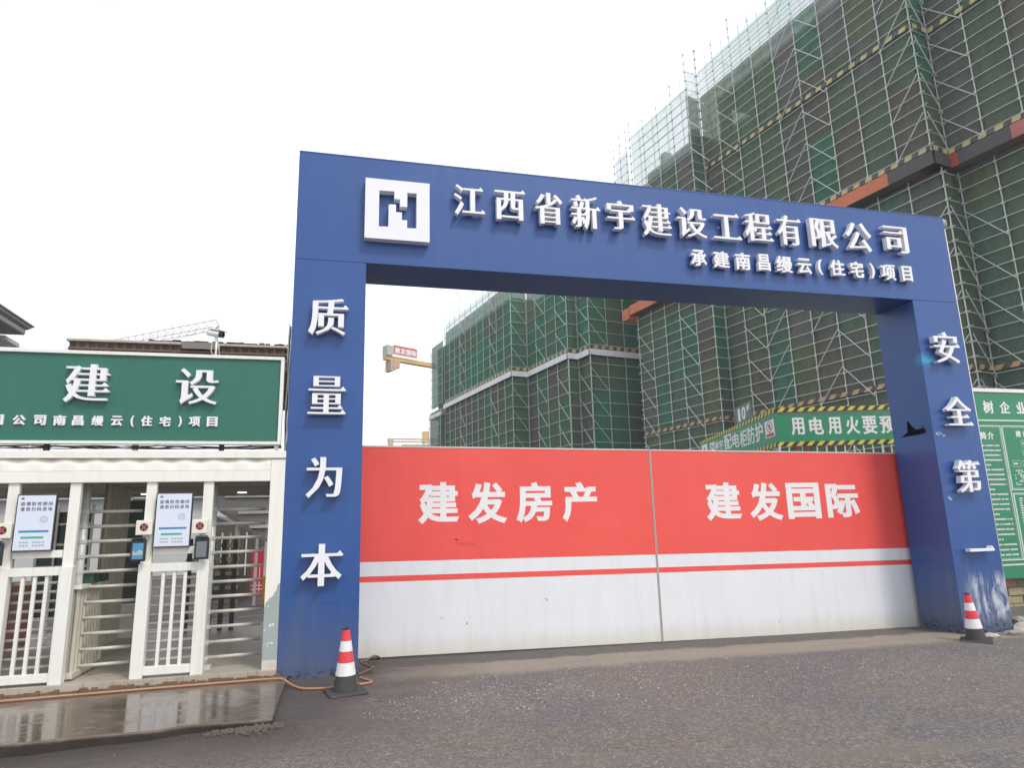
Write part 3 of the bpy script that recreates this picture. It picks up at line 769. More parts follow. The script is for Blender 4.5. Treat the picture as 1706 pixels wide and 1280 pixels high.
    def term(xa, lit):
        e = MB().box(xa, xa + .15, -.10, -.055, 1.22, 1.46).build('face_terminal', BLACK, t, bevel=.012)
        MB().box(xa + .012, xa + .138, -.13, -.09, 1.462, 1.478).build('visor', BLACK, e)
        nm = 'terminal_screen_blue' if lit else 'terminal_screen_grey'
        mt = bpy.data.materials.get(nm) or m_screen(nm, (.10, .30, .50) if lit else (.18, .21, .22), .35)
        MB().box(xa + .022, xa + .128, -.1022, -.1003, 1.245, 1.415).build('terminal_screen', mt, e)
        MB().lathe([(.007, 0), (.007, .003)], 10, (0, 0, 0)).build('camera_eye', paint('lens_glass', (.15, .16, .18), .1, .05), e).matrix_local = Matrix.Translation((xa + .05, -.1005, 1.44)) @ Matrix.Rotation(R(90), 4, 'X')
        if lit:
            q = MB().prism([(xa + .022, 1.29), (xa + .06, 1.285), (xa + .128, 1.292), (xa + .128, 1.325), (xa + .09, 1.345), (xa + .06, 1.315), (xa + .022, 1.33)], -.1035, -.1026); q.build('screen_hills', paint('screen_hills', (.35, .45, .50), .4, .3, 20), e)
        MB().box(xa + .06, xa + .09, -.056, -.008, 1.26, 1.40).build('bracket', STEEL, e)
    if left_box: ibox(-.05); term(-.07, True)
    if right_box: ibox(.52); term(.57, False)
    return t
turnstile(-2.85, 'cream turnstile at the left edge, before the white lettered office boards', True, False)
turnstile(-1.49, 'cream turnstile nearest the blue pillar, with two face terminals under its screen', True, True)
# office boards behind the first lane
ob = thing('office_board', 'dark board of white characters standing behind the left turnstile', 'board', (0, 0, 0))
box('board', -3.72, -3.02, 3.30, 3.34, .45, 2.0, paint('board_dark', (.035, .06, .055), .35, .25, 1.5), ob)
for z in (.45, .83, 1.18, 1.5, 1.8): box('board_rail', -3.74, -3.0, 3.27, 3.299, z, z + .035, WHITE, ob)
for x in (-3.74, -3.5, -3.25, -3.03): box('board_post', x, x + .03, 3.25, 3.268, .12, 2.1, WHITE, ob)
m = MB(); text_row(m, '一活', 'bold', -3.40, 1.27, .14, 3.262, 3.266, .2); text_row(m, '办公', 'bold', -3.40, 1.0, .14, 3.262, 3.266, .2); text_row(m, '安全', 'bold', -3.40, .88, .10, 3.262, 3.266, .15)
m.build('board_text', FLAT, ob)
emblem(-3.22, -3.06, 1.55, 1.72, 3.262, 3.266, FLAT, ob, 'board_emblem')
box('brick_plinth', -4.6, -3.70, 3.2, 3.34, .12, .95, paint('red_plinth', (.28, .11, .08), .7, .3, 3), ob)

# ------------------------------------------------------------------ green sign over the cabin
sg = thing('sign_board', 'long green sign with raised white lettering standing on top of the turnstile cabin', 'sign', (0, 0, 2.63))
def loc(rows, dz): return [(c, a, b_, z0 - dz, z1 - dz) for c, a, b_, z0, z1 in rows]
box('panel', -9, -.105, -.012, .05, .035, 1.03, SIGNG, sg)
box('frame', -9, -.065, -.04, .06, 1.03, 1.068, WHITE, sg, .003); box('frame', -9, -.065, -.04, .06, .0, .034, WHITE, sg, .003); box('frame', -.104, -.065, -.04, .06, .0345, 1.0295, WHITE, sg, .003)
letters(loc([('建', -2.387, -1.926, 3.091, 3.531), ('设', -1.247, -0.792, 3.089, 3.518)], 2.63), 'song', -.075, -.014, LET, sg, 'large raised white character')
letters(loc([('目', -3.06, -2.950, 2.835, 2.947), ('公', -2.863, -2.737, 2.835, 2.944), ('司', -2.658, -2.543, 2.835, 2.947), ('南', -2.47, -2.346, 2.834, 2.949), ('昌', -2.283, -2.169, 2.835, 2.947), ('缦', -2.091, -1.971, 2.834, 2.95), ('云', -1.896, -1.778, 2.833, 2.948), ('(', -1.695, -1.66, 2.826, 2.955), ('住', -1.588, -1.471, 2.836, 2.953), ('宅', -1.397, -1.279, 2.835, 2.949), (')', -1.197, -1.162, 2.83, 2.955), ('项', -1.086, -0.962, 2.836, 2.953), ('目', -0.893, -0.778, 2.838, 2.953)], 2.63), 'heavy', -.035, -.013, LET, sg, 'small raised white character')
for x in (-8, -6.2, -4.4, -2.55, -.75, -.14): box('support', x, x + .05, .0, .06, -.075, -.0005, DARK if x < -.2 else STEEL, sg)
for i in range(9): box('back_strut', -8.6 + i * 1.02, -8.56 + i * 1.02, .051, .09, .0, 1.0, STEEL, sg)
cb = thing('power_cable', 'tangle of dark cables in the gap under the green sign', 'cable', (0, 0, 2.6))
for k in range(5):
    pts = [(-6 + i * .33, .03 + .02 * math.sin(i + k), .0 + .018 * math.sin(i * (.8 + .21 * k) + k * 2)) for i in range(19)]
    MB().tube(pts, .006, 5).build('strand', RUBBER, cb, smooth=True)
cb = thing('power_cable', 'loose pale cables hanging down beside the left blue pillar', 'cable', (-.03, .06, 2.3))
for k in range(4):
    pts = [(.006 * math.sin(i * 1.1 + k) - .012 * k + .03, .02 * k, 1.75 - i * .155 + .04 * k) for i in range(12 + 3 * k)]
    MB().tube(pts, .006 + .001 * k, 5).build('strand', WHITE if k % 2 else RUBBER, cb, smooth=True)

sc_ = thing('security_camera', 'white bullet security camera on a short post above the green sign', 'security camera', (-.855, .02, 3.70))
MB().tube([(0, 0, 0), (0, 0, .20)], .012, 10).build('post', WHITE, sc_, smooth=True)
MB().lathe([(.03, 0), (.03, .008), (.018, .012)], 12).build('base', WHITE, sc_)
MB().tube([(0, 0, .19), (-.015, .0, .235)], .018, 8).build('bracket', WHITE, sc_)
ax = Vector((.9, -.35, -.22)).normalized(); c0 = Vector((-.02, 0, .275))
MB().tube([c0 - ax * .10, c0 - ax * .095, c0 + ax * .06], .04, 14, radii=[.03, .038, .04]).build('housing', WHITE, sc_, smooth=True)
MB().tube([c0 + ax * .061, c0 + ax * .105], .036, 14).build('lens_hood', BLACK, sc_)
m = MB(); q = ax.to_track_quat('Y', 'Z').to_matrix().to_4x4(); m.box(-.045, .045, -.09, .125, .041, .047, Matrix.Translation(c0) @ q); m.build('sun_shield', WHITE, sc_)
MB().tube([(0, .01, .22), (-.05, .0, .18), (-.055, .0, .06), (-.03, 0, 0)], .004, 5).build('lead', WHITE, sc_, smooth=True)
MB().tube([(.0, .01, .22), (.03, .0, .12), (.04, .0, .0)], .004, 5).build('lead', WHITE, sc_, smooth=True)

# ------------------------------------------------------------------ brown roof behind the sign
br = thing('shed_roof', 'rusty brown flat shed roof with pale weathered trim seen above the green sign', 'roof', (-3.87, 4, 0))
m = MB(); n = 120
for i in range(n + 1):
    x = 4.3 * i / n; d = .03 * (i % 4 in (1, 2)); m.v += [Vector((x, d, 4.42)), Vector((x, d, 4.86)), Vector((x, 4, 4.86)), Vector((x, 4, 4.42))]
for i in range(n):
    for k in range(3): a = i * 4 + k; m.f.append((a, a + 4, a + 5, a + 1))
m.f += [(0, 1, 2, 3)]
m.build('fascia', BROWN, br)
for k in range(3): box('batten', -.01, 4.3, -.03, -.002, 4.47 + k * .13, 4.50 + k * .13, BROWN, br)
box('trim', -.04, 4.32, -.06, .4, 4.865, 4.905, TRIM, br, .004)
m = MB()
for i in range(90): x = random.uniform(1.2, 4.3); m.box(x, x + random.uniform(.02, .2), -.03, .3, 4.904, 4.915 + random.uniform(0, .035))
m.build('moss', paint('dark_moss', (.10, .095, .075), .9, .3, 8), br, kind='stuff')
box('patch', 1.75, 2.35, -.075, -.061, 4.79, 4.91, paint('grey_patch', (.22, .20, .18), .7, .2), br)
for x in (.1, 4.1): box('column', x, x + .1, 3.6, 3.7, 0, 4.41, STEEL, br)

# ------------------------------------------------------------------ villa eaves at the left edge
vl = thing('villa', 'grey villa corner with deep moulded eaves at the left edge above the green sign', 'house', (-9, 14.65, 0))
VG = paint('grey_moulding', (.56, .56, .56), .7, .1, 1, bump=.1); VD = paint('grey_roof_edge', (.24, .25, .26), .7, .1, 1); VS = paint('grey_soffit', (.24, .23, .225), .8, .1, 1)
box('soffit', -7, -.02, -12, -.02, 7.80, 7.83, VS, vl); box('moulding', -7, 0, -12, 0, 7.8305, 7.98, VG, vl, .01); box('moulding', -7, .06, -12, .06, 7.985, 8.03, VD, vl, .01); box('moulding', -7, .11, -12, .11, 8.031, 8.09, VG, vl, .01); box('roof', -7, .17, -12, .16, 8.091, 8.14, VD, vl, .01)
box('wall', -7, -1.1, -11, -.9, -.2, 7.795, VG, vl); box('cornice', -7, -.30, -10.5, 2.2, 7.02, 7.14, VG, vl, .01) if False else None
box('lower_moulding', -4, -.62, .2, 1.2, 7.70, 7.84, VG, vl, .01)

# ------------------------------------------------------------------ traffic cones
def make_cone():
    t = thing('traffic_cone', 'red and white traffic cone on a black base before the left blue pillar', 'traffic cone', group='traffic cones guarding the gate')
    m = MB(); m.box(-.19, .19, -.19, .19, 0, .028); m.build('base', RUBBER, t, bevel=.012)
    r = lambda z: .122 + (.034 - .122) * ((z - .028) / .592)
    for nm, a, b_, mt in (('skirt', .029, .178, RUBBER), ('white_band', .1785, .30, CWHITE), ('red_band', .3005, .408, RED), ('white_band', .4085, .508, CWHITE), ('red_band', .5085, .615, RED)):
        e = .0 if nm == 'skirt' else .0025
        k = MB(); nn = 28
        for z in (a, b_):
            for i in range(nn): an = 2 * math.pi * i / nn; k.v.append(Vector(((r(z) + e) * math.cos(an), (r(z) + e) * math.sin(an), z)))
        for i in range(nn): k.f.append((i, (i + 1) % nn, nn + (i + 1) % nn, nn + i))
        k.build(nm, mt, t, smooth=True)
    MB().lathe([(.035, .615), (.036, .628), (.028, .630), (.026, .60)], 20).build('rim', BLACK, t, smooth=True)
    return t
cone = make_cone(); cone.location = (.742, -.86, gz(.74, -.86)); cone.rotation_euler = (R(1.5), R(-1), R(12))
c2 = cone.copy(); COL.objects.link(c2)
for ch in list(cone.children):
    k = ch.copy(); COL.objects.link(k); k.parent = c2
c2.location = (9.07, -.52, gz(9.07, -.52)); c2.rotation_euler = (R(-2), R(-3.5), R(40)); c2['label'] = 'dusty red and white traffic cone before the right blue pillar with scraped paint'

# ------------------------------------------------------------------ hose
def smooth(pts, k=8):
    out = []
    P = [Vector(p) for p in pts]
    for i in range(len(P) - 1):
        p0, p1, p2, p3 = P[max(i - 1, 0)], P[i], P[i + 1], P[min(i + 2, len(P) - 1)]
        for j in range(k):
            t = j / k; out.append(.5 * ((2 * p1) + (p2 - p0) * t + (2 * p0 - 5 * p1 + 4 * p2 - p3) * t * t + (3 * p1 - p0 - 3 * p2 + p3) * t ** 3))
    return out + [P[-1]]
HOSE = paint('salmon_hose', (.42, .22, .14), .5, .15, 6)
hp = smooth([(-6, -.30, .058), (-4, -.27, .058), (-2.8, -.30, .058), (-1.9, -.26, .058), (-1.1, -.22, .058), (-.4, -.20, .058), (0, -.22, .062), (.10, -.28, .058), (.17, -.38, .03), (.30, -.56, .012), (.5, -.63, .011), (.72, -.62, .011), (.95, -.56, .010), (1.02, -.48, .011), (.96, -.36, .012), (.90, -.22, .012)])
h = MB().tube(hp, .0125, 8).build('hose', HOSE, smooth=True); tag(h, 'salmon coloured hose lying along the cabin step and round the cone', 'hose')
DH = paint('brown_hose', (.13, .085, .065), .5, .2, 6)
h = MB().tube(smooth([(.89, -.10, .015), (.98, -.0, .03), (1.06, .06, .05), (1.02, .22, .03), (.92, .34, .07), (.98, .45, .06), (1.09, .50, .10), (1.16, .62, .05), (1.02, .78, .02)]), .014, 8).build('hose', DH, smooth=True); tag(h, 'dark twisted hose end looped at the inner foot of the left blue pillar', 'hose')

# ------------------------------------------------------------------ rubble
def stone(p, s, label, mat=STONE, flat=.5, rz=0):
    bm = bmesh.new(); bmesh.ops.create_icosphere(bm, subdivisions=2, radius=1)
    rd = random.Random(hash(label) % 1 + int(p[0] * 1000))
    for v in bm.verts:
        v.co *= rd.uniform(.78, 1.08); v.co.z *= flat; v.co.y *= .65; v.co *= s
    me = bpy.data.meshes.new('stone'); bm.to_mesh(me); bm.free(); me.materials.append(mat)
    o = bpy.data.objects.new('stone', me); COL.objects.link(o); o.location = (p[0], p[1], gz(p[0], p[1]) + s * flat * .45); o.rotation_euler = (0, 0, rz)
    tag(o, label, 'stone', 'broken stones lying at the site entrance'); return o
PALE = paint('pale_broken_slab', (.48, .43, .38), .8, .2, 5, bump=.5, bscale=15)
stone((10.52, -.02), .26, 'large pale broken slab piece at the outer foot of the right blue pillar', PALE, .35, .3)
stone((10.10, -.22), .20, 'flat grey stone between the right cone and the pale slab piece', STONE, .25, -.1)
stone((9.58, -.30), .14, 'small flat pale stone touching the base of the right cone', PALE, .3, .1)
stone((10.9, .35), .22, 'brown stone farthest right beside the notice board wall', STONE, .5, .9)
m = MB(); rnd = random.Random(3)
for i in range(260):
    x = -.32 + rnd.gauss(.25, .15); y = -1.83 - abs(rnd.gauss(0, .09)); s = rnd.uniform(.012, .035)
    s *= .8; P8 = [Vector((x + s * rnd.uniform(.5, 1.2) * math.cos(a), y + s * rnd.uniform(.5, 1.2) * math.sin(a), gz(x, y) + dz * s)) for dz in (-.3, .6) for a in (0, 1.3, 2.4, 3.6, 5)]
    b8 = len(m.v); m.v += P8 + [Vector((x, y, gz(x, y) + s * rnd.uniform(.8, 1.3)))]
    for q8 in range(5): m.f += [(b8 + q8, b8 + (q8 + 1) % 5, b8 + 5 + (q8 + 1) % 5, b8 + 5 + q8), (b8 + 5 + q8, b8 + 5 + (q8 + 1) % 5, b8 + 10)]
o = m.build('rubble', paint('mud_lump', (.10, .082, .07), .8, .3, 9, bump=.5, bscale=30), kind='stuff'); tag(o, 'crumbled wet mud and concrete at the broken corner of the slab', 'rubble')

# ------------------------------------------------------------------ notice board at the right
nb = thing('notice_board', 'big green site notice board with white text columns right of the right pillar', 'notice board', (12.3, 2, 0))
GRN = paint('board_green', (.022, .22, .105), .4, .08, 1.5, .12, (.1, .28, .18), bump=.1)
PALEG = paint('board_frame_pale', (.60, .70, .62), .45, .05)
box('panel', 0, 6.5, 0, .06, .47, 3.975, GRN, nb); box('top_frame', -.02, 6.52, -.02, .08, 3.976, 4.05, WHITE, nb, .004)
box('bottom_frame', -.02, 6.52, -.02, .08, .43, .469, GRN, nb)
for z in (3.395, .66): box('divider', 0, 6.5, -.008, -.001, z, z + .03, PALEG, nb)
def sub(x0, x1, z0, z1):
    w = .022
    for a in ((x0, x1, z0, z0 + w), (x0, x1, z1 - w, z1), (x0, x0 + w, z0 + w, z1 - w), (x1 - w, x1, z0 + w, z1 - w)): box('frame_strip', a[0], a[1], -.012, -.001, a[2], a[3], PALEG, nb)
    w = .006; e = .035; x0 += e; x1 -= e; z0 += e; z1 -= e
    q = MB()
    for a in ((x0, x1, z0, z0 + w), (x0, x1, z1 - w, z1), (x0, x0 + w, z0 + w, z1 - w), (x1 - w, x1, z0 + w, z1 - w)): q.box(a[0], a[1], -.004, -.001, a[2], a[3])
    q.build('inner_line', PALEG, nb)
sub(-.9 + .95, .84, .75, 3.31); sub(.86, 2.6, 2.05, 3.31); sub(.86, 2.6, .75, 2.0); sub(2.7, 4.4, .75, 3.31)
q = MB()
for ch, a, b_, z0, z1 in (('树', 12.812, 13.067, 3.552, 3.8), ('企', 13.219, 13.477, 3.558, 3.796), ('业', 13.631, 13.893, 3.557, 3.792)):
    k = MB(); add_char(k, ch, 'bold', a - 12.3, b_ - 12.3, z0, z1, -.004, -.001); k.build('letter', FLAT, nb, label='white character %s' % ch)
text_row(q, '形象保安全', 'bold', 2.0, 3.58, .25, -.004, -.001, .41); text_row(q, '简介', 'bold', .32, 3.05, .15, -.004, -.001, .18); text_row(q, '建设规划', 'bold', 1.2, 3.10, .13, -.004, -.001, .17)
q.build('heading_text', FLAT, nb)
q = MB(); rnd = random.Random(11)
rows = [2.9 - i * .0935 for i in range(23)]
for i, z in enumerate(rows):
    x = .16 if i % 5 else .22; e = .74 if (i % 5 != 4) else .45
    while x < e:
        w = rnd.uniform(.012, .02); q.box(x, x + w, -.003, -.001, z, z + .030) if rnd.random() < .93 else None; x += w + .006
q.build('printed_text', FLAT, nb, kind='stuff')
q = MB()
for (x0, x1, z) in ((1.3, 1.75, 2.9), (1.3, 1.75, 2.72), (1.0, 1.2, 2.5), (1.25, 1.45, 2.5), (1.5, 1.7, 2.5), (1.75, 1.95, 2.5), (2.0, 2.2, 2.5)):
    for a in ((x0, x1, z, z + .005), (x0, x1, z + .12, z + .125), (x0, x0 + .005, z, z + .12), (x1 - .005, x1, z, z + .12)): q.box(a[0], a[1], -.003, -.001, a[2], a[3])
    for k in range(int((x1 - x0 - .06) / .035)): q.box(x0 + .03 + k * .035, x0 + .055 + k * .035, -.003, -.001, z + .045, z + .08)
for k in range(12):
    x = 1.0 + .045 * (k % 12)
    for r_ in range(10): q.box(x, x + .03, -.003, -.001, 2.15 + r_ * .03, 2.17 + r_ * .03) if rnd.random() < .4 else None
    for r_ in range(24): q.box(1.0 + k * .12, 1.0 + k * .12 + rnd.uniform(.04, .1), -.003, -.001, .85 + r_ * .045, .87 + r_ * .045)
q.build('chart_print', FLAT, nb, kind='stuff')
for x in (.3, 3, 6): box('post', x, x + .08, .061, .14, -.2, 3.9, STEEL, nb)
wl = thing('stone_wall', 'low wall of rough yellow and red blocks under the green notice board', 'wall', (12.2, 2.15, 0))
YS = paint('yellow_block', (.36, .29, .17), .85, .3, 4, bump=.5, bscale=20); RS = paint('reddish_block', (.30, .17, .13), .85, .3, 4, bump=.5, bscale=20); MS = paint('mossy_block', (.20, .18, .12), .85, .3, 4, bump=.5, bscale=20)
z = -.2; rnd = random.Random(5)
for r_ in range(4):
    x = -rnd.uniform(0, .3)
    while x < 6.5:
        w = rnd.uniform(.28, .5); box('block', x, x + w - .015, rnd.uniform(-.02, .01), .25, z + .006, z + .148, rnd.choice([YS, YS, RS, MS]), wl, .012); x += w
    z += .15

# pipe standing behind the beam end
pp = thing('lamp_post', 'thin white post with a round cap behind the right end of the blue beam', 'post', (11.36, .95, gz(10.5, 1)))
MB().tube([(0, 0, 0), (0, 0, 6.9)], .045, 12).build('tube', WHITE, pp, smooth=True); MB().lathe([(.03, 6.9), (.085, 6.95), (.085, 7.07), (.05, 7.1)], 14).build('cap', paint('grey_cap', (.3, .31, .32), .5, .1), pp, smooth=True)

# ------------------------------------------------------------------ green hoarding round the distribution cabinet
sh = thing('cabinet_shelter', 'green bannered shelter with yellow and black hazard edging behind the red gate', 'shelter', (9.41, 3.78, 0))
def wing(name, rz, x0, x1, rows, sty):
    o = bpy.data.objects.new(name, None); COL.objects.link(o); o.parent = sh; o.rotation_euler = (0, 0, rz)
    e = box('banner', x0, x1, 0, .05, 3.19, 3.82, BANG, o)
    box('hazard_strip', x0, x1, -.008, .058, 3.821, 3.91, HAZ, o); box('hazard_strip', x0, x1, -.008, .058, 3.10, 3.189, HAZ, o)
    for ch, a, b_, c, d in rows:
        q = MB(); add_char(q, ch, sty, a, b_, c, d, -.004, -.0005); q.build('letter', FLAT, o, label='white character %s' % ch)
    return o
w1 = wing('left_wing', R(-104), -5.75, -.02, [('配', -3.503, -2.911, 3.409, 3.781), ('电', -2.848, -2.342, 3.381, 3.74), ('柜', -2.282, -1.8, 3.333, 3.735), ('防', -1.757, -1.284, 3.334, 3.745), ('护', -1.245, -.762, 3.324, 3.744), ('新', -4.301, -3.978, 3.513, 3.722), ('宇', -3.945, -3.607, 3.472, 3.711)], 'med')
emblem(-4.8, -4.36, 3.50, 3.75, -.004, -.0005, FLAT, w1, 'emblem')
MB().box(-5.6, -5.05, -.004, -.0005, 3.45, 3.78).build('warning_card', FLAT, w1)
MB().prism([(-5.5, 3.5), (-5.15, 3.5), (-5.33, 3.72)], -.006, -.0042).build('red_triangle', REDP, w1)
MB().box(-.63, -.10, -.004, -.0005, 3.34, 3.70).build('warning_card', FLAT, w1)
q = MB(); nn = 24
for k in range(nn):
    a0, a1 = 2 * math.pi * k / nn, 2 * math.pi * (k + 1) / nn; c = (-.365, 3.56)
    q.quad(*[(c[0] + r_ * 1.35 * math.cos(a), -.006, c[1] + r_ * math.sin(a)) for r_, a in ((.12, a0), (.12, a1), (.10, a1), (.10, a0))])
q.quad((-.47, -.0062, 3.62), (-.455, -.0062, 3.635), (-.26, -.0062, 3.50), (-.275, -.0062, 3.485))
q.build('red_ring', REDP, w1, kind='stuff'); MB().box(-.58, -.15, -.006, -.0042, 3.36, 3.42).build('red_bar', REDP, w1)
q = MB(); q.prism([(-.40, 3.50), (-.37, 3.50), (-.36, 3.60), (-.34, 3.50), (-.31, 3.50), (-.33, 3.60), (-.37, 3.635), (-.41, 3.58)], -.0058, -.0045); q.build('walking_figure', BLACK, w1)
w2 = wing('front_wing', R(-14), .0, 3.6, [('用', 0.306, 0.584, 3.321, 3.694), ('电', 0.687, 0.984, 3.327, 3.692), ('用', 1.077, 1.347, 3.317, 3.683), ('火', 1.45, 1.737, 3.315, 3.689), ('要', 1.797, 2.104, 3.309, 3.688), ('预', 2.161, 2.47, 3.313, 3.679), ('防', 2.53, 2.84, 3.313, 3.679)], 'bold')
for k in range(19): MB().box(.02 + k * .193, .045 + k * .193, .01, .035, -.1, 3.10).build('rail_bar', REDP if k in (2, 3) else STEEL, w2)
for k in range(20): MB().box(-5.7 + k * .3, -5.67 + k * .3, .01, .035, -.1, 3.10).build('rail_bar', STEEL, w1)
box('roof', -5.7, 0, .06, 3.4, 3.75, 3.80, GREYM, w1)
ns_ = thing('building_number_sign', 'small dark green sign reading 10# above the hazard edged banner', 'sign', (9.41 + .242 * 1.9, 3.78 + .970 * 1.9, 3.91), R(-104))
box('plate', -.55, .55, .0, .03, 0, .42, paint('dark_green_plate', (.015, .10, .075), .4, .1), ns_)
q = MB(); add_char(q, '1', 'bold', -.36, -.20, .05, .36, -.003, -.0005); add_char(q, '0', 'bold', -.10, .17, .05, .36, -.003, -.0005); add_char(q, '#', 'bold', .24, .45, .22, .36, -.003, -.0005); q.build('numerals', FLAT, ns_)
for x in (-.5, .46): box('leg', x, x + .03, .031, .05, -.02, .42, WHITE, ns_)

# ------------------------------------------------------------------ scaffolded buildings
NETC = [(.090, .108, .060), (.068, .112, .078), (.088, .096, .076), (.074, .108, .064), (.050, .120, .080), (.092, .090, .070), (.098, .104, .092), (.072, .102, .070), (.082, .094, .074), (.074, .102, .066)]
NETG = [(.040, .128, .078), (.058, .115, .068), (.036, .145, .092), (.075, .105, .070), (.048, .125, .075), (.068, .096, .072), (.040, .13, .086), (.058, .112, .072)]
NETM = [(.078, .088, .066), (.048, .118, .070), (.084, .084, .070), (.054, .108, .062), (.074, .096, .070), (.064, .095, .058)]
N_LOW = m_net('dark_safety_net', NETC, .90); N_GREEN = m_net('green_safety_net', NETG, .88); N_MIX = m_net('mixed_safety_net', NETM, .9)
N_TOP = m_net('thin_pale_net', [(.24, .36, .29), (.30, .36, .35), (.20, .36, .28), (.34, .40, .38)], .46, .3)
def net_meshes(w, h, mat, k=5):
    out = []
    for i in range(k):
        m = MB(); nx_, nz = 4, 6
        for j in range(nz + 1):
            for a in range(nx_ + 1):
                u, v = a / nx_, j / nz
                e = min(1, 4 * u * (1 - u) + .0) * min(1, 4 * v * (1 - v) + .3)
                m.v.append(Vector((u * w, .04 + random.uniform(-.11, .05) * e + .03, v * h)))
        for j in range(nz):
            for a in range(nx_): q = j * (nx_ + 1) + a; m.f.append((q, q + 1, q + nx_ + 2, q + nx_ + 1))
        out.append(m.mesh('net', mat, True))
    return out
POLE_CACHE = {}
def pole_mesh(h, r, mat, joints=True):
    k = (round(h, 2), r, mat.name, joints)
    if k not in POLE_CACHE:
        m = MB().tube([(0, 0, 0), (0, 0, h)], r, 6)
        if joints:
            z = .3
            while z < h: m.box(-r * 1.7, r * 1.7, -r * 2.2, r * 1.6, z - .05, z + .05); z += .6
        POLE_CACHE[k] = m.mesh('pole', mat)
    return POLE_CACHE[k]
def bar_mesh(l, r, mat):
    k = (round(l, 2), r, mat.name)
    if k not in POLE_CACHE: POLE_CACHE[k] = MB().tube([(-.18, 0, 0), (l + .18, 0, 0)], r, 6).mesh('ledger', mat)
    return POLE_CACHE[k]
D1 = Vector((math.sin(R(-11.5)), math.cos(R(-11.5)), 0)); D2 = Vector((math.cos(R(-11.5)), -math.sin(R(-11.5)), 0))
RZ1, RZ2 = R(-78.5), R(11.5)
def face(root, p, rz, length, z0, z1, nets, topz=None, topnet=None, bay=1.43, r=.0235, braces=(), toes=(), joints=True, toe=HAZB, tall=.9, steel=STEEL, step=.6, lift=1.8):
    """one straight run of scaffold: p is its left end as seen from outside"""
    n = max(1, round(length / bay)); w = length / n
    F = Matrix.Translation(Vector((p[0], p[1], 0))) @ Matrix.Rotation(rz, 4, 'Z')
    def put(name, me, x, y, z, ry=0, sx=1):
        o = bpy.data.objects.new(name, me); COL.objects.link(o); o.parent = root
        o.matrix_local = root.matrix_world.inverted() @ F @ Matrix.Translation((x, y, z)) @ Matrix.Rotation(ry, 4, 'Y') @ Matrix.Diagonal((sx, 1, 1, 1)); return o
    tops = (topz or z1)
    for i in range(n + 1):
        x = i * w; hh = tops - z0 + (random.choice([.3, .6, 1.2, 1.5]) * tall if topz else 0)
        hh = math.ceil(hh / .3) * .3
        o = put('pole', pole_mesh(hh, r, steel, joints), x, -.0, z0, random.uniform(-.002, .002))
    z = z0 + .3; bm_ = bar_mesh(length, r * .82, steel)
    while z < tops - .02: put('ledger', bm_, 0, -.045, z + random.uniform(-.01, .01)); z += step
    hN = lift * 2
    for j in range(math.ceil((tops - z0) / hN - .02) if nets else 0):
        za = z0 + j * hN; zb = min(za + hN, tops)
        for i in range(n):
            ms = topnet if (topnet and za + .5 > z1) else nets
            me = random.choice(ms); o = put('net', me, i * w, .03, za); o.scale = (w, 1, (zb - za)); 
    for bi in braces:
        i, s = bi; z = z0 + lift
        while z < tops:
            a = i * w; b_ = a + s * w; ln = math.hypot(w, lift - .15); an = math.atan2(-(lift - .15), s * w)
            o = put('brace', BR, a, -.09, z, -an); o.scale = (ln, 1, 1); z += lift
    for tz in toes:
        m = MB().box(0, length, -.02, .005, 0, .2).mesh('toe_board', toe); put('toe_board', m, 0, -.06, tz)
    return w
BR = MB().tube([(0, 0, 0), (1, 0, 0)], .021, 6).mesh('brace', STEEL)
NU = {k: net_meshes(1, 1, v) for k, v in dict(low=N_LOW, green=N_GREEN, mix=N_MIX, top=N_TOP).items()}

# --- near tower (right)
K1 = Vector((23.73, 11.65, 0)); K2 = K1 + D2 * 1.10
b1 = thing('unfinished_building', 'concrete shell of the tall apartment block inside the right hand scaffold', 'building', (K1.x, K1.y, -.5), RZ1)
# local x runs to the right in view (towards the camera), local y into the building
box('core', -19.5, 9, 2.2, 16, 0, 24.2, CONC, b1); box('core', -18.3, -13.2, .0, 2.19, 0, 25.2, CONC, b1); box('upper_slab', -12.6, 9, 1.2, 16, 27.2, 27.5, CONC, b1); box('upper_slab', -19.2, 9, 1.2, 16, 24.21, 24.45, CONC, b1)
for i in range(10):
    x = -18.6 + i * 2.9
    box('column', x, x + .45, 1.5, 2.1, 24.46, 27.19, CONC, b1)
    if i % 3 != 1: box('bright_gap_panel', x + .46, x + 2.89, 2.0, 2.15, 24.46, 25.6 + (i % 2) * .9, paint('bright_gap_paint', (.62, .62, .60), .8, .15), b1)  # pale panels added so the storey's openings look like bright gaps
    else: box('dark_wall', x + .46, x + 2.89, 3.8, 4.0, 24.46, 27.19, CONC, b1)
for z in range(3, 24, 3): box('floor_edge', -19.5, 9, 2.0, 2.19, z - .1, z + .1, CONC, b1)
s1 = thing('scaffold', 'tall dark netted steel scaffold wrapping the block on the right', 'scaffold', (K1.x, K1.y, -.5))
bpy.context.view_layer.update()
ZB, ZT = 16.25, 28.9
Aend = K1 + D1 * 12.9
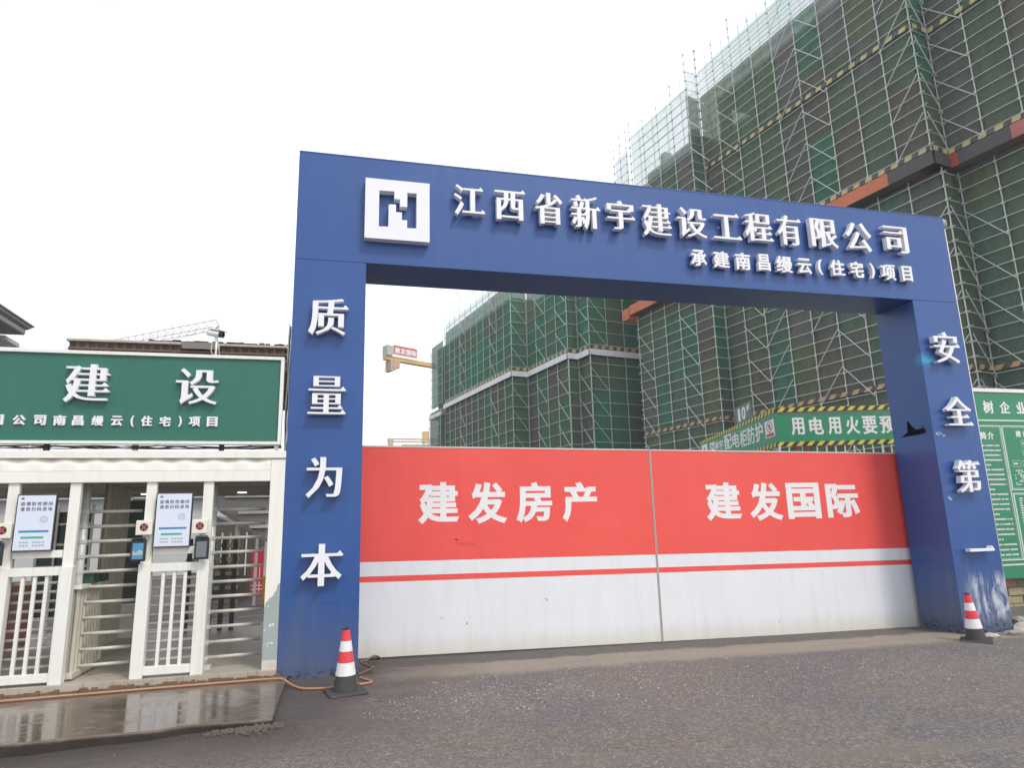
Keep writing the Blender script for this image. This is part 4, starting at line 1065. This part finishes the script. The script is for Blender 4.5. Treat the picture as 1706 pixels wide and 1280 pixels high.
# upper part
face(s1, Aend, RZ1, 12.9, ZB, 25.2, NU['low'], ZT, NU['top'], braces=((1, 1), (5, 1), (5, -1), (9, -1)), toes=(ZB + .05, 22.1, ))
face(s1, K1, RZ2, 1.10, ZB, 28.6, NU['green'], 30, NU['green'], bay=1.1, braces=((0, 1),), toes=(ZB + .05, 22.1))
face(s1, K2, RZ1, 7.2, ZB, 32, NU['low'], braces=((0, 1), (3, 1)), toes=(ZB + .05, 22.1), bay=1.5)
B0 = Aend - D2 * .9
face(s1, B0, RZ2, .9, ZB, 24.6, NU['green'], 28.9, NU['top'], bay=.9)
Bend = B0 + D1 * 5.9
face(s1, Bend, RZ1, 5.9, ZB, 23.6, NU['low'], 27.6, NU['top'], braces=((1, 1), (4, 1)), toes=(ZB + .05,))
E0 = Bend + D1 * 1.6 - D2 * .25
face(s1, E0, RZ1, 1.5, ZB, 23.6, NU['mix'], 26.6, NU['top'], bay=.75)
face(s1, Aend + D2 * .85, RZ1, 12.9, 24.0, 29.2, None, topz=29.2, joints=False, bay=1.43, braces=((2, 1), (6, -1)))
face(s1, Bend + D2 * .85, RZ1, 5.9, 23.0, 27.9, None, topz=27.9, joints=False)
# lower part, set 0.5 m in under the timber skirt
q1 = K1 + D2 * .5; q2 = q1 + D2 * 1.1; qa = Aend + D2 * .5; qb = qa - D2 * .9; qe = qb + D1 * 7.0
face(s1, qa, RZ1, 12.9, -.5, 15.6, NU['low'], braces=((1, 1), (3, -1), (5, 1), (5, -1), (7, 1), (9, -1)), toes=(7.1,), toe=HAZO)
face(s1, q1, RZ2, 1.10, -.5, 15.6, NU['mix'], bay=1.1, braces=((0, 1),), toes=(7.1,), toe=HAZO)
face(s1, q2, RZ1, 7.2, -.5, 15.6, NU['low'], braces=((0, 1), (3, 1)), toes=(7.1,), toe=HAZO, bay=1.5)
face(s1, qb, RZ2, .9, -.5, 15.6, NU['green'], bay=.9, toes=(7.1,), toe=HAZO)
face(s1, qe, RZ1, 7.0, -.5, 15.6, NU['low'], braces=((0, 1), (3, 1)), toes=(7.1,), toe=HAZO)
# skirt boards of painted plywood round the overhang
def skirt(p, rz, segs, z0, z1, d=.62):
    F = Matrix.Translation(Vector((p[0], p[1], 0))) @ Matrix.Rotation(rz, 4, 'Z'); x = 0
    for l, mt in segs:
        o = MB().box(x + .004, x + l - .004, -.13, -.10, z0, z1).build('skirt_board', mt, s1, bevel=.004); o.matrix_local = s1.matrix_world.inverted() @ F
        o = MB().box(x, x + l, -.099, d, z0 + .02, z0 + .06).build('soffit_board', BROWN if mt != ORANGE else GREYB, s1); o.matrix_local = s1.matrix_world.inverted() @ F
        x += l
skirt(Aend - D1 * 0, RZ1, [(1.8, GREYB), (1.5, PINKR), (2.0, GREYB), (1.9, PINKR), (.6, GREYB), (3.2, ORANGE), (1.98, GREYB)], 15.66, 16.24, 1.7)
skirt(K1 + D1 * .0, RZ2, [(1.0, GREYB)], 15.66, 16.24)
skirt(K2, RZ1, [(.42, REDP), (2.0, GREYB), (2.0, PINKR), (2.6, PINKR)], 15.66, 16.24)
skirt(Bend + D1 * 1.1, RZ1, [(2.4, ORANGE), (1.2, PINKR), (1.4, GREYB), (2.0, ORANGE)], 15.1, 15.75)
o = MB().box(-.15, 1.0, -.14, .6, 14.9, 15.65).build('skirt_board', ORANGE, s1); o.matrix_local = s1.matrix_world.inverted() @ Matrix.Translation(Vector((Bend.x, Bend.y, 0)) + D1 * 1.3) @ Matrix.Rotation(RZ2, 4, 'Z')

# --- middle tower
V = [Vector((16.787, 33.416, 0))]
for d, l in ((D1, 1.54), (D2, -.83), (D1, 6.26), (D2, -1.35), (D1, 15.22), (D2, -.25), (D1, 3.4)): V.append(V[-1] + d * l)
b2 = thing('unfinished_building', 'concrete shell inside the farther green scaffold seen through the arch', 'building', (V[0].x, V[0].y, -.5), RZ1)
box('core', -26, -.9, 2.0, 14, 0, 20.3, CONC, b2); box('core', -26.2, -8.6, -1.75, 1.99, 0, 20.2, CONC, b2); box('core', -8.5, -2.2, .5, 1.99, 0, 20.2, CONC, b2); box('core', -.89, -.7, 1.0, 14, 0, 20.2, CONC, b2); box('parapet', -23, -1.2, 1.7, 1.9, 19.6, 20.9, paint('pale_parapet', (.45, .45, .44), .8, .15), b2)
s2 = thing('scaffold', 'farther green netted scaffold with a white band framed by the blue arch', 'scaffold', (V[0].x, V[0].y, -.5))
bpy.context.view_layer.update()
ZM = 13.45
runs = [(V[1], RZ1, 1.54), (V[1] - D2 * .83, RZ2, .83), (V[3], RZ1, 6.26), (V[4], RZ2, 1.35), (V[5], RZ1, 15.22), (V[7], RZ1, 3.4), (V[0], RZ2, 7.2)]
WB = paint('white_band_board', (.80, .80, .78), .6, .15, 1.2, .3, (.4, .4, .38))
for k, (p, rz, l) in enumerate(runs):
    br_ = {0: ((0, 1),), 2: ((1, 1), (3, 1)), 3: ((0, 1),), 4: ((3, 1), (8, 1)), 6: ((0, 1),)}.get(k, ())
    top = 21.5 if k != 5 else 19.9
    bay = 1.43 if l > 2 else l
    face(s2, p, rz, l, ZM, 18.6 if k in (4, 5) else 20.0, NU['green'], top, NU['top'], bay=bay, r=.03, joints=False, braces=br_, steel=STEELG, step=.9)
    inw = D2 * .02 if rz == RZ1 else D1 * .02
    face(s2, p + (inw if k != 5 else -D2 * .2), rz, l, -.5, 12.9, NU['mix'] if k != 6 else NU['green'], bay=bay, r=.03, joints=False, braces=br_, steel=STEELG, step=.9)
    F = Matrix.Translation(Vector((p.x, p.y, 0))) @ Matrix.Rotation(rz, 4, 'Z'); e = -.6 if k == 5 else 0
    o = MB().box(-.1, l + .0, -.14, -.10, 12.98 + e, 13.4 + e).build('white_band', WB, s2, bevel=.004); o.matrix_local = s2.matrix_world.inverted() @ F
    o = MB().box(0, l, -.099, .5, 12.98 + e, 13.02 + e).build('band_soffit', GREYB, s2); o.matrix_local = s2.matrix_world.inverted() @ F
    o = MB().box(0, l, -.08, -.05, 13.47 + e, 13.68 + e).build('toe_board', HAZB, s2); o.matrix_local = s2.matrix_world.inverted() @ F

# ------------------------------------------------------------------ cranes
YEL = paint('crane_yellow', (.62, .38, .12), .5, .1, 1, .2, (.4, .3, .2)); CW = paint('counterweight_concrete', (.50, .36, .24), .8, .2, 1); CRED = paint('crane_red', (.52, .10, .08), .5, .1); CPALE = paint('crane_pale_red', (.70, .58, .54), .5, .2, 1)
t1 = thing('tower_crane', 'orange tower crane counter jib with a red lettered sign seen inside the arch', 'crane', (5.1, 71.5, 0), R(29))
box('jib_beam', 0, 16, -.35, .35, 21.75, 22.25, YEL, t1)
for k in range(3): box('counterweight', .55 + k * .45, .95 + k * .45, -.6, .6, 20.35 + k * .25, 21.74, CW, t1)
sgn = box('sign_panel', .9, 4.3, -.65, -.58, 22.45, 23.6, CRED, t1)
q = MB(); text_row(q, '建发国际', 'heavy', 1.05, 22.68, .76, -.67, -.655, .8); q.build('sign_text', FLAT, sgn)
box('machinery', .05, .85, -.6, .5, 22.26, 23.5, paint('crane_grey', (.4, .42, .38), .5, .1), t1)
for z in (22.9, 23.4): MB().tube([(4.3, -.6, z), (14, -.6, z)], .03, 5).build('rail', CPALE, t1)
for k in range(9): MB().tube([(4.4 + k * 1.1, -.6, 22.2), (4.4 + k * 1.1, -.6, 23.4)], .025, 5).build('rail_post', CPALE, t1)
def lattice(name, parent, p0, p1, w, n, mat, r=.05):
    m = MB(); p0 = Vector(p0); p1 = Vector(p1); d = (p1 - p0).normalized(); a = Vector((0, 0, 1)) if abs(d.z) < .9 else Vector((1, 0, 0)); s_ = d.cross(a).normalized()
    if abs(d.z) >= .9: a = s_.cross(d)
    co = [(-s_ - a) * w / 2, (s_ - a) * w / 2, (s_ + a) * w / 2, (-s_ + a) * w / 2]
    for c in co: m.tube([p0 + c, p1 + c], r, 5)
    for i in range(n):
        u0, u1 = p0.lerp(p1, i / n), p0.lerp(p1, (i + 1) / n)
        for k in range(4): m.tube([u0 + co[k], u1 + co[(k + 1) % 4]], r * .6, 4); m.tube([u0 + co[k], u0 + co[(k + 1) % 4]], r * .6, 4)
    return m.build(name, mat, parent)
lattice('mast', t1, (15, 0, -.5), (15, 0, 21.7), 1.6, 14, YEL, .09)
t2 = thing('tower_crane', 'pale red lattice crane jib rising over the green sign behind the security camera', 'crane', (-13.72, 70.3, 0), R(142))
m = MB(); n = 24; Lj = 30
def tri(u):
    h = 1.0
    return [Vector((u, -.55, 24.45)), Vector((u, .55, 24.45)), Vector((u, 0, 24.45 + h))]
for k in range(3): m.tube([tri(0)[k], tri(Lj)[k]], .05, 5)
for i in range(n):
    a, b_ = tri(Lj * i / n), tri(Lj * (i + 1) / n); c = tri(Lj * (i + .5) / n)
    m.tube([a[0], a[1]], .03, 4)
    for s_ in (0, 1): m.tube([a[s_], c[2]], .03, 4); m.tube([c[2], b_[s_]], .03, 4)
m.build('jib', CPALE, t2)
MB().tube([(0, 0, 25.5), (-.5, 0, 24.6), (0, 0, 24.4)], .1, 6).build('jib_tip', CPALE, t2)
MB().tube([(.3, 0, 24.3), (12, 0, 23.7), (24, 0, 24.0)], .03, 5).build('trolley_rope', CPALE, t2)
for u in (7, 15, 22): MB().tube([(u, 0, 25.45), (u, 0, 26.1)], .06, 5).build('lamp_stalk', CPALE, t2)
lattice('mast', t2, (31, 0, -.5), (31, 0, 25.6), 1.6, 16, CPALE, .08)
MB().tube([(31, 0, 25.5), (44, 0, 25.2)], .08, 5).build('counter_jib', CPALE, t2)
# far unfinished block with its own small crane
fb = thing('unfinished_building', 'far small block with green netted top and bare rods just over the red gate', 'building', (13.2, 140, 0))
box('body', 0, 9, 0, 8, 0, 19.2, CONC, fb); box('net_top', -.3, 9.3, -.3, 8.3, 18.2, 19.9, paint('far_green_net', (.16, .30, .20), .8, .2, .5), fb); box('side_block', -3.4, -.35, 1, 8, 0, 18.7, MATS['far_green_net'], fb)
for k in range(13): MB().tube([(-2.6 + k * .95, 0, 18), (-2.6 + k * .95, 0, 20.2 + random.choice([.4, 1, 2.6, 3.8]))], .05, 4).build('rod', CPALE, fb)
t3 = thing('tower_crane', 'tiny distant orange crane jib above the far green topped block', 'crane', (10.5, 150, 0), R(4))
lattice('jib', t3, (0, 0, 22.2), (13, 0, 22.2), .7, 12, YEL, .09); box('counterweight', .1, 1.3, -.5, .5, 20.9, 22.4, CW, t3); box('cab', 8.2, 9.6, -.6, .6, 21.6, 24.4, YEL, t3); lattice('mast', t3, (9, 0, 0), (9, 0, 21.5), 1.2, 12, YEL, .09)

# ------------------------------------------------------------------ site seen through the turnstile lanes
ct = thing('walkway_shed', 'grey sloping walkway roof on white posts behind the right turnstile lane', 'shed', (0, 0, 0))
MB().prism([(-1.78, 2.10), (-.80, 1.44), (.55, .95), (.55, 3.2), (-1.95, 3.2), (-2.2, 2.42)], 7.0, 7.1).build('gable_sheet', GREYM, ct)
MB().prism([(-1.80, 2.06), (-.80, 1.39), (.55, .90), (.55, .96), (-.80, 1.46), (-1.80, 2.13)], 6.85, 6.99).build('rake_beam', paint('grey_brown_beam', (.27, .24, .21), .6, .1), ct)
for z in (2.36, 2.02, 1.72): box('purlin', -1.2 - (z - 1.7) * .8, .5, 6.90, 6.98, z, z + .06, WHITE, ct)
for x, y in ((-1.52, 7.0), (-1.33, 9), (-1.16, 9.4)): box('post', x, x + .06, y + .12, y + .18, -.1, 2.0 - (x + 1.5) * .8, WHITE, ct)
cn = thing('site_store', 'dark brown site store with sloping top behind the turnstile lane', 'shed', (0, 0, 0))
MB().prism([(-2.6, -.1), (-1.72, -.1), (-1.72, 1.72), (-2.6, 2.1)], 11.0, 14).build('body', paint('store_dark', (.10, .085, .07), .7, .3, 1), cn)
for k in range(5): box('stud', -2.58 + k * .2, -2.55 + k * .2, 10.95, 10.999, .55, 1.65, WHITE if k in (1, 4) else GREYM, cn)
box('green_bin', -2.35, -2.15, 10.7, 10.94, .3, .9, MATS['dark_green_box'], cn)
gb = thing('grille_screen', 'dark slatted screen standing behind the turnstile nearest the pillar', 'screen', (-1.72, 3.6, .0))
for k in range(5): box('upright', k * .17, k * .17 + .07, 0, .04, .12, 1.55, MATS['store_dark'], gb)
for k in range(6): box('slat', -.02, .78, .041, .06, .3 + k * .22, .36 + k * .22, BAR, gb)
rb = thing('red_banner', 'narrow red banner with pale lines seen past the last comb bars', 'banner', (0, 0, 0))
box('sheet', -1.75, -1.38, 12.0, 12.04, .02, 1.22, paint('banner_red', (.62, .03, .06), .5, .1, 1), rb)
for x in (-1.66, -1.52): box('line', x, x + .02, 11.99, 11.9995, .05, .75, FLAT, rb)
for z in (.1, .2): box('line', -1.73, -1.4, 11.98, 11.989, z, z + .02, FLAT, rb)
yp = box('bollard', -1.12, -1.05, 9, 9.07, -.12, .62, paint('post_yellow', (.60, .34, .03), .5, .1), None); tag(yp, 'yellow post standing before the narrow red banner', 'post')
of = thing('site_office', 'pale grey site office with window rows far behind the turnstile lanes', 'building', (-16, 26, 0))
box('wall', 0, 15.5, 0, 5, -.3, 3.3, paint('office_pale', (.52, .53, .52), .6, .08), of)
for k in range(8): w_ = box('window', .8 + k * 1.9, 1.8 + k * 1.9, -.03, -.002, 1.0, 2.2, paint('office_glass', (.05, .07, .08), .15, .1), of); box('frame', .75 + k * 1.9, 1.85 + k * 1.9, -.05, -.031, 1.55, 1.6, WHITE, w_)
box('roof', -.3, 15.8, -.4, 5.3, 3.3, 3.45, paint('office_roof_edge', (.40, .41, .42), .5, .1), of)

# ------------------------------------------------------------------ damp air over the site
hz = MB().box(-150, 150, -12, 190, -20, 33).mesh('haze', None)
t = NT('air'); t.t.nodes.remove(t.bsdf)
pv = t.n('VolumePrincipled', Color=(.96, .98, 1, 1), Density=.0013); t.t.links.new(pv.outputs[0], t.out.inputs['Volume']); hz.materials.append(t.m)
link('haze', hz, kind='stuff')
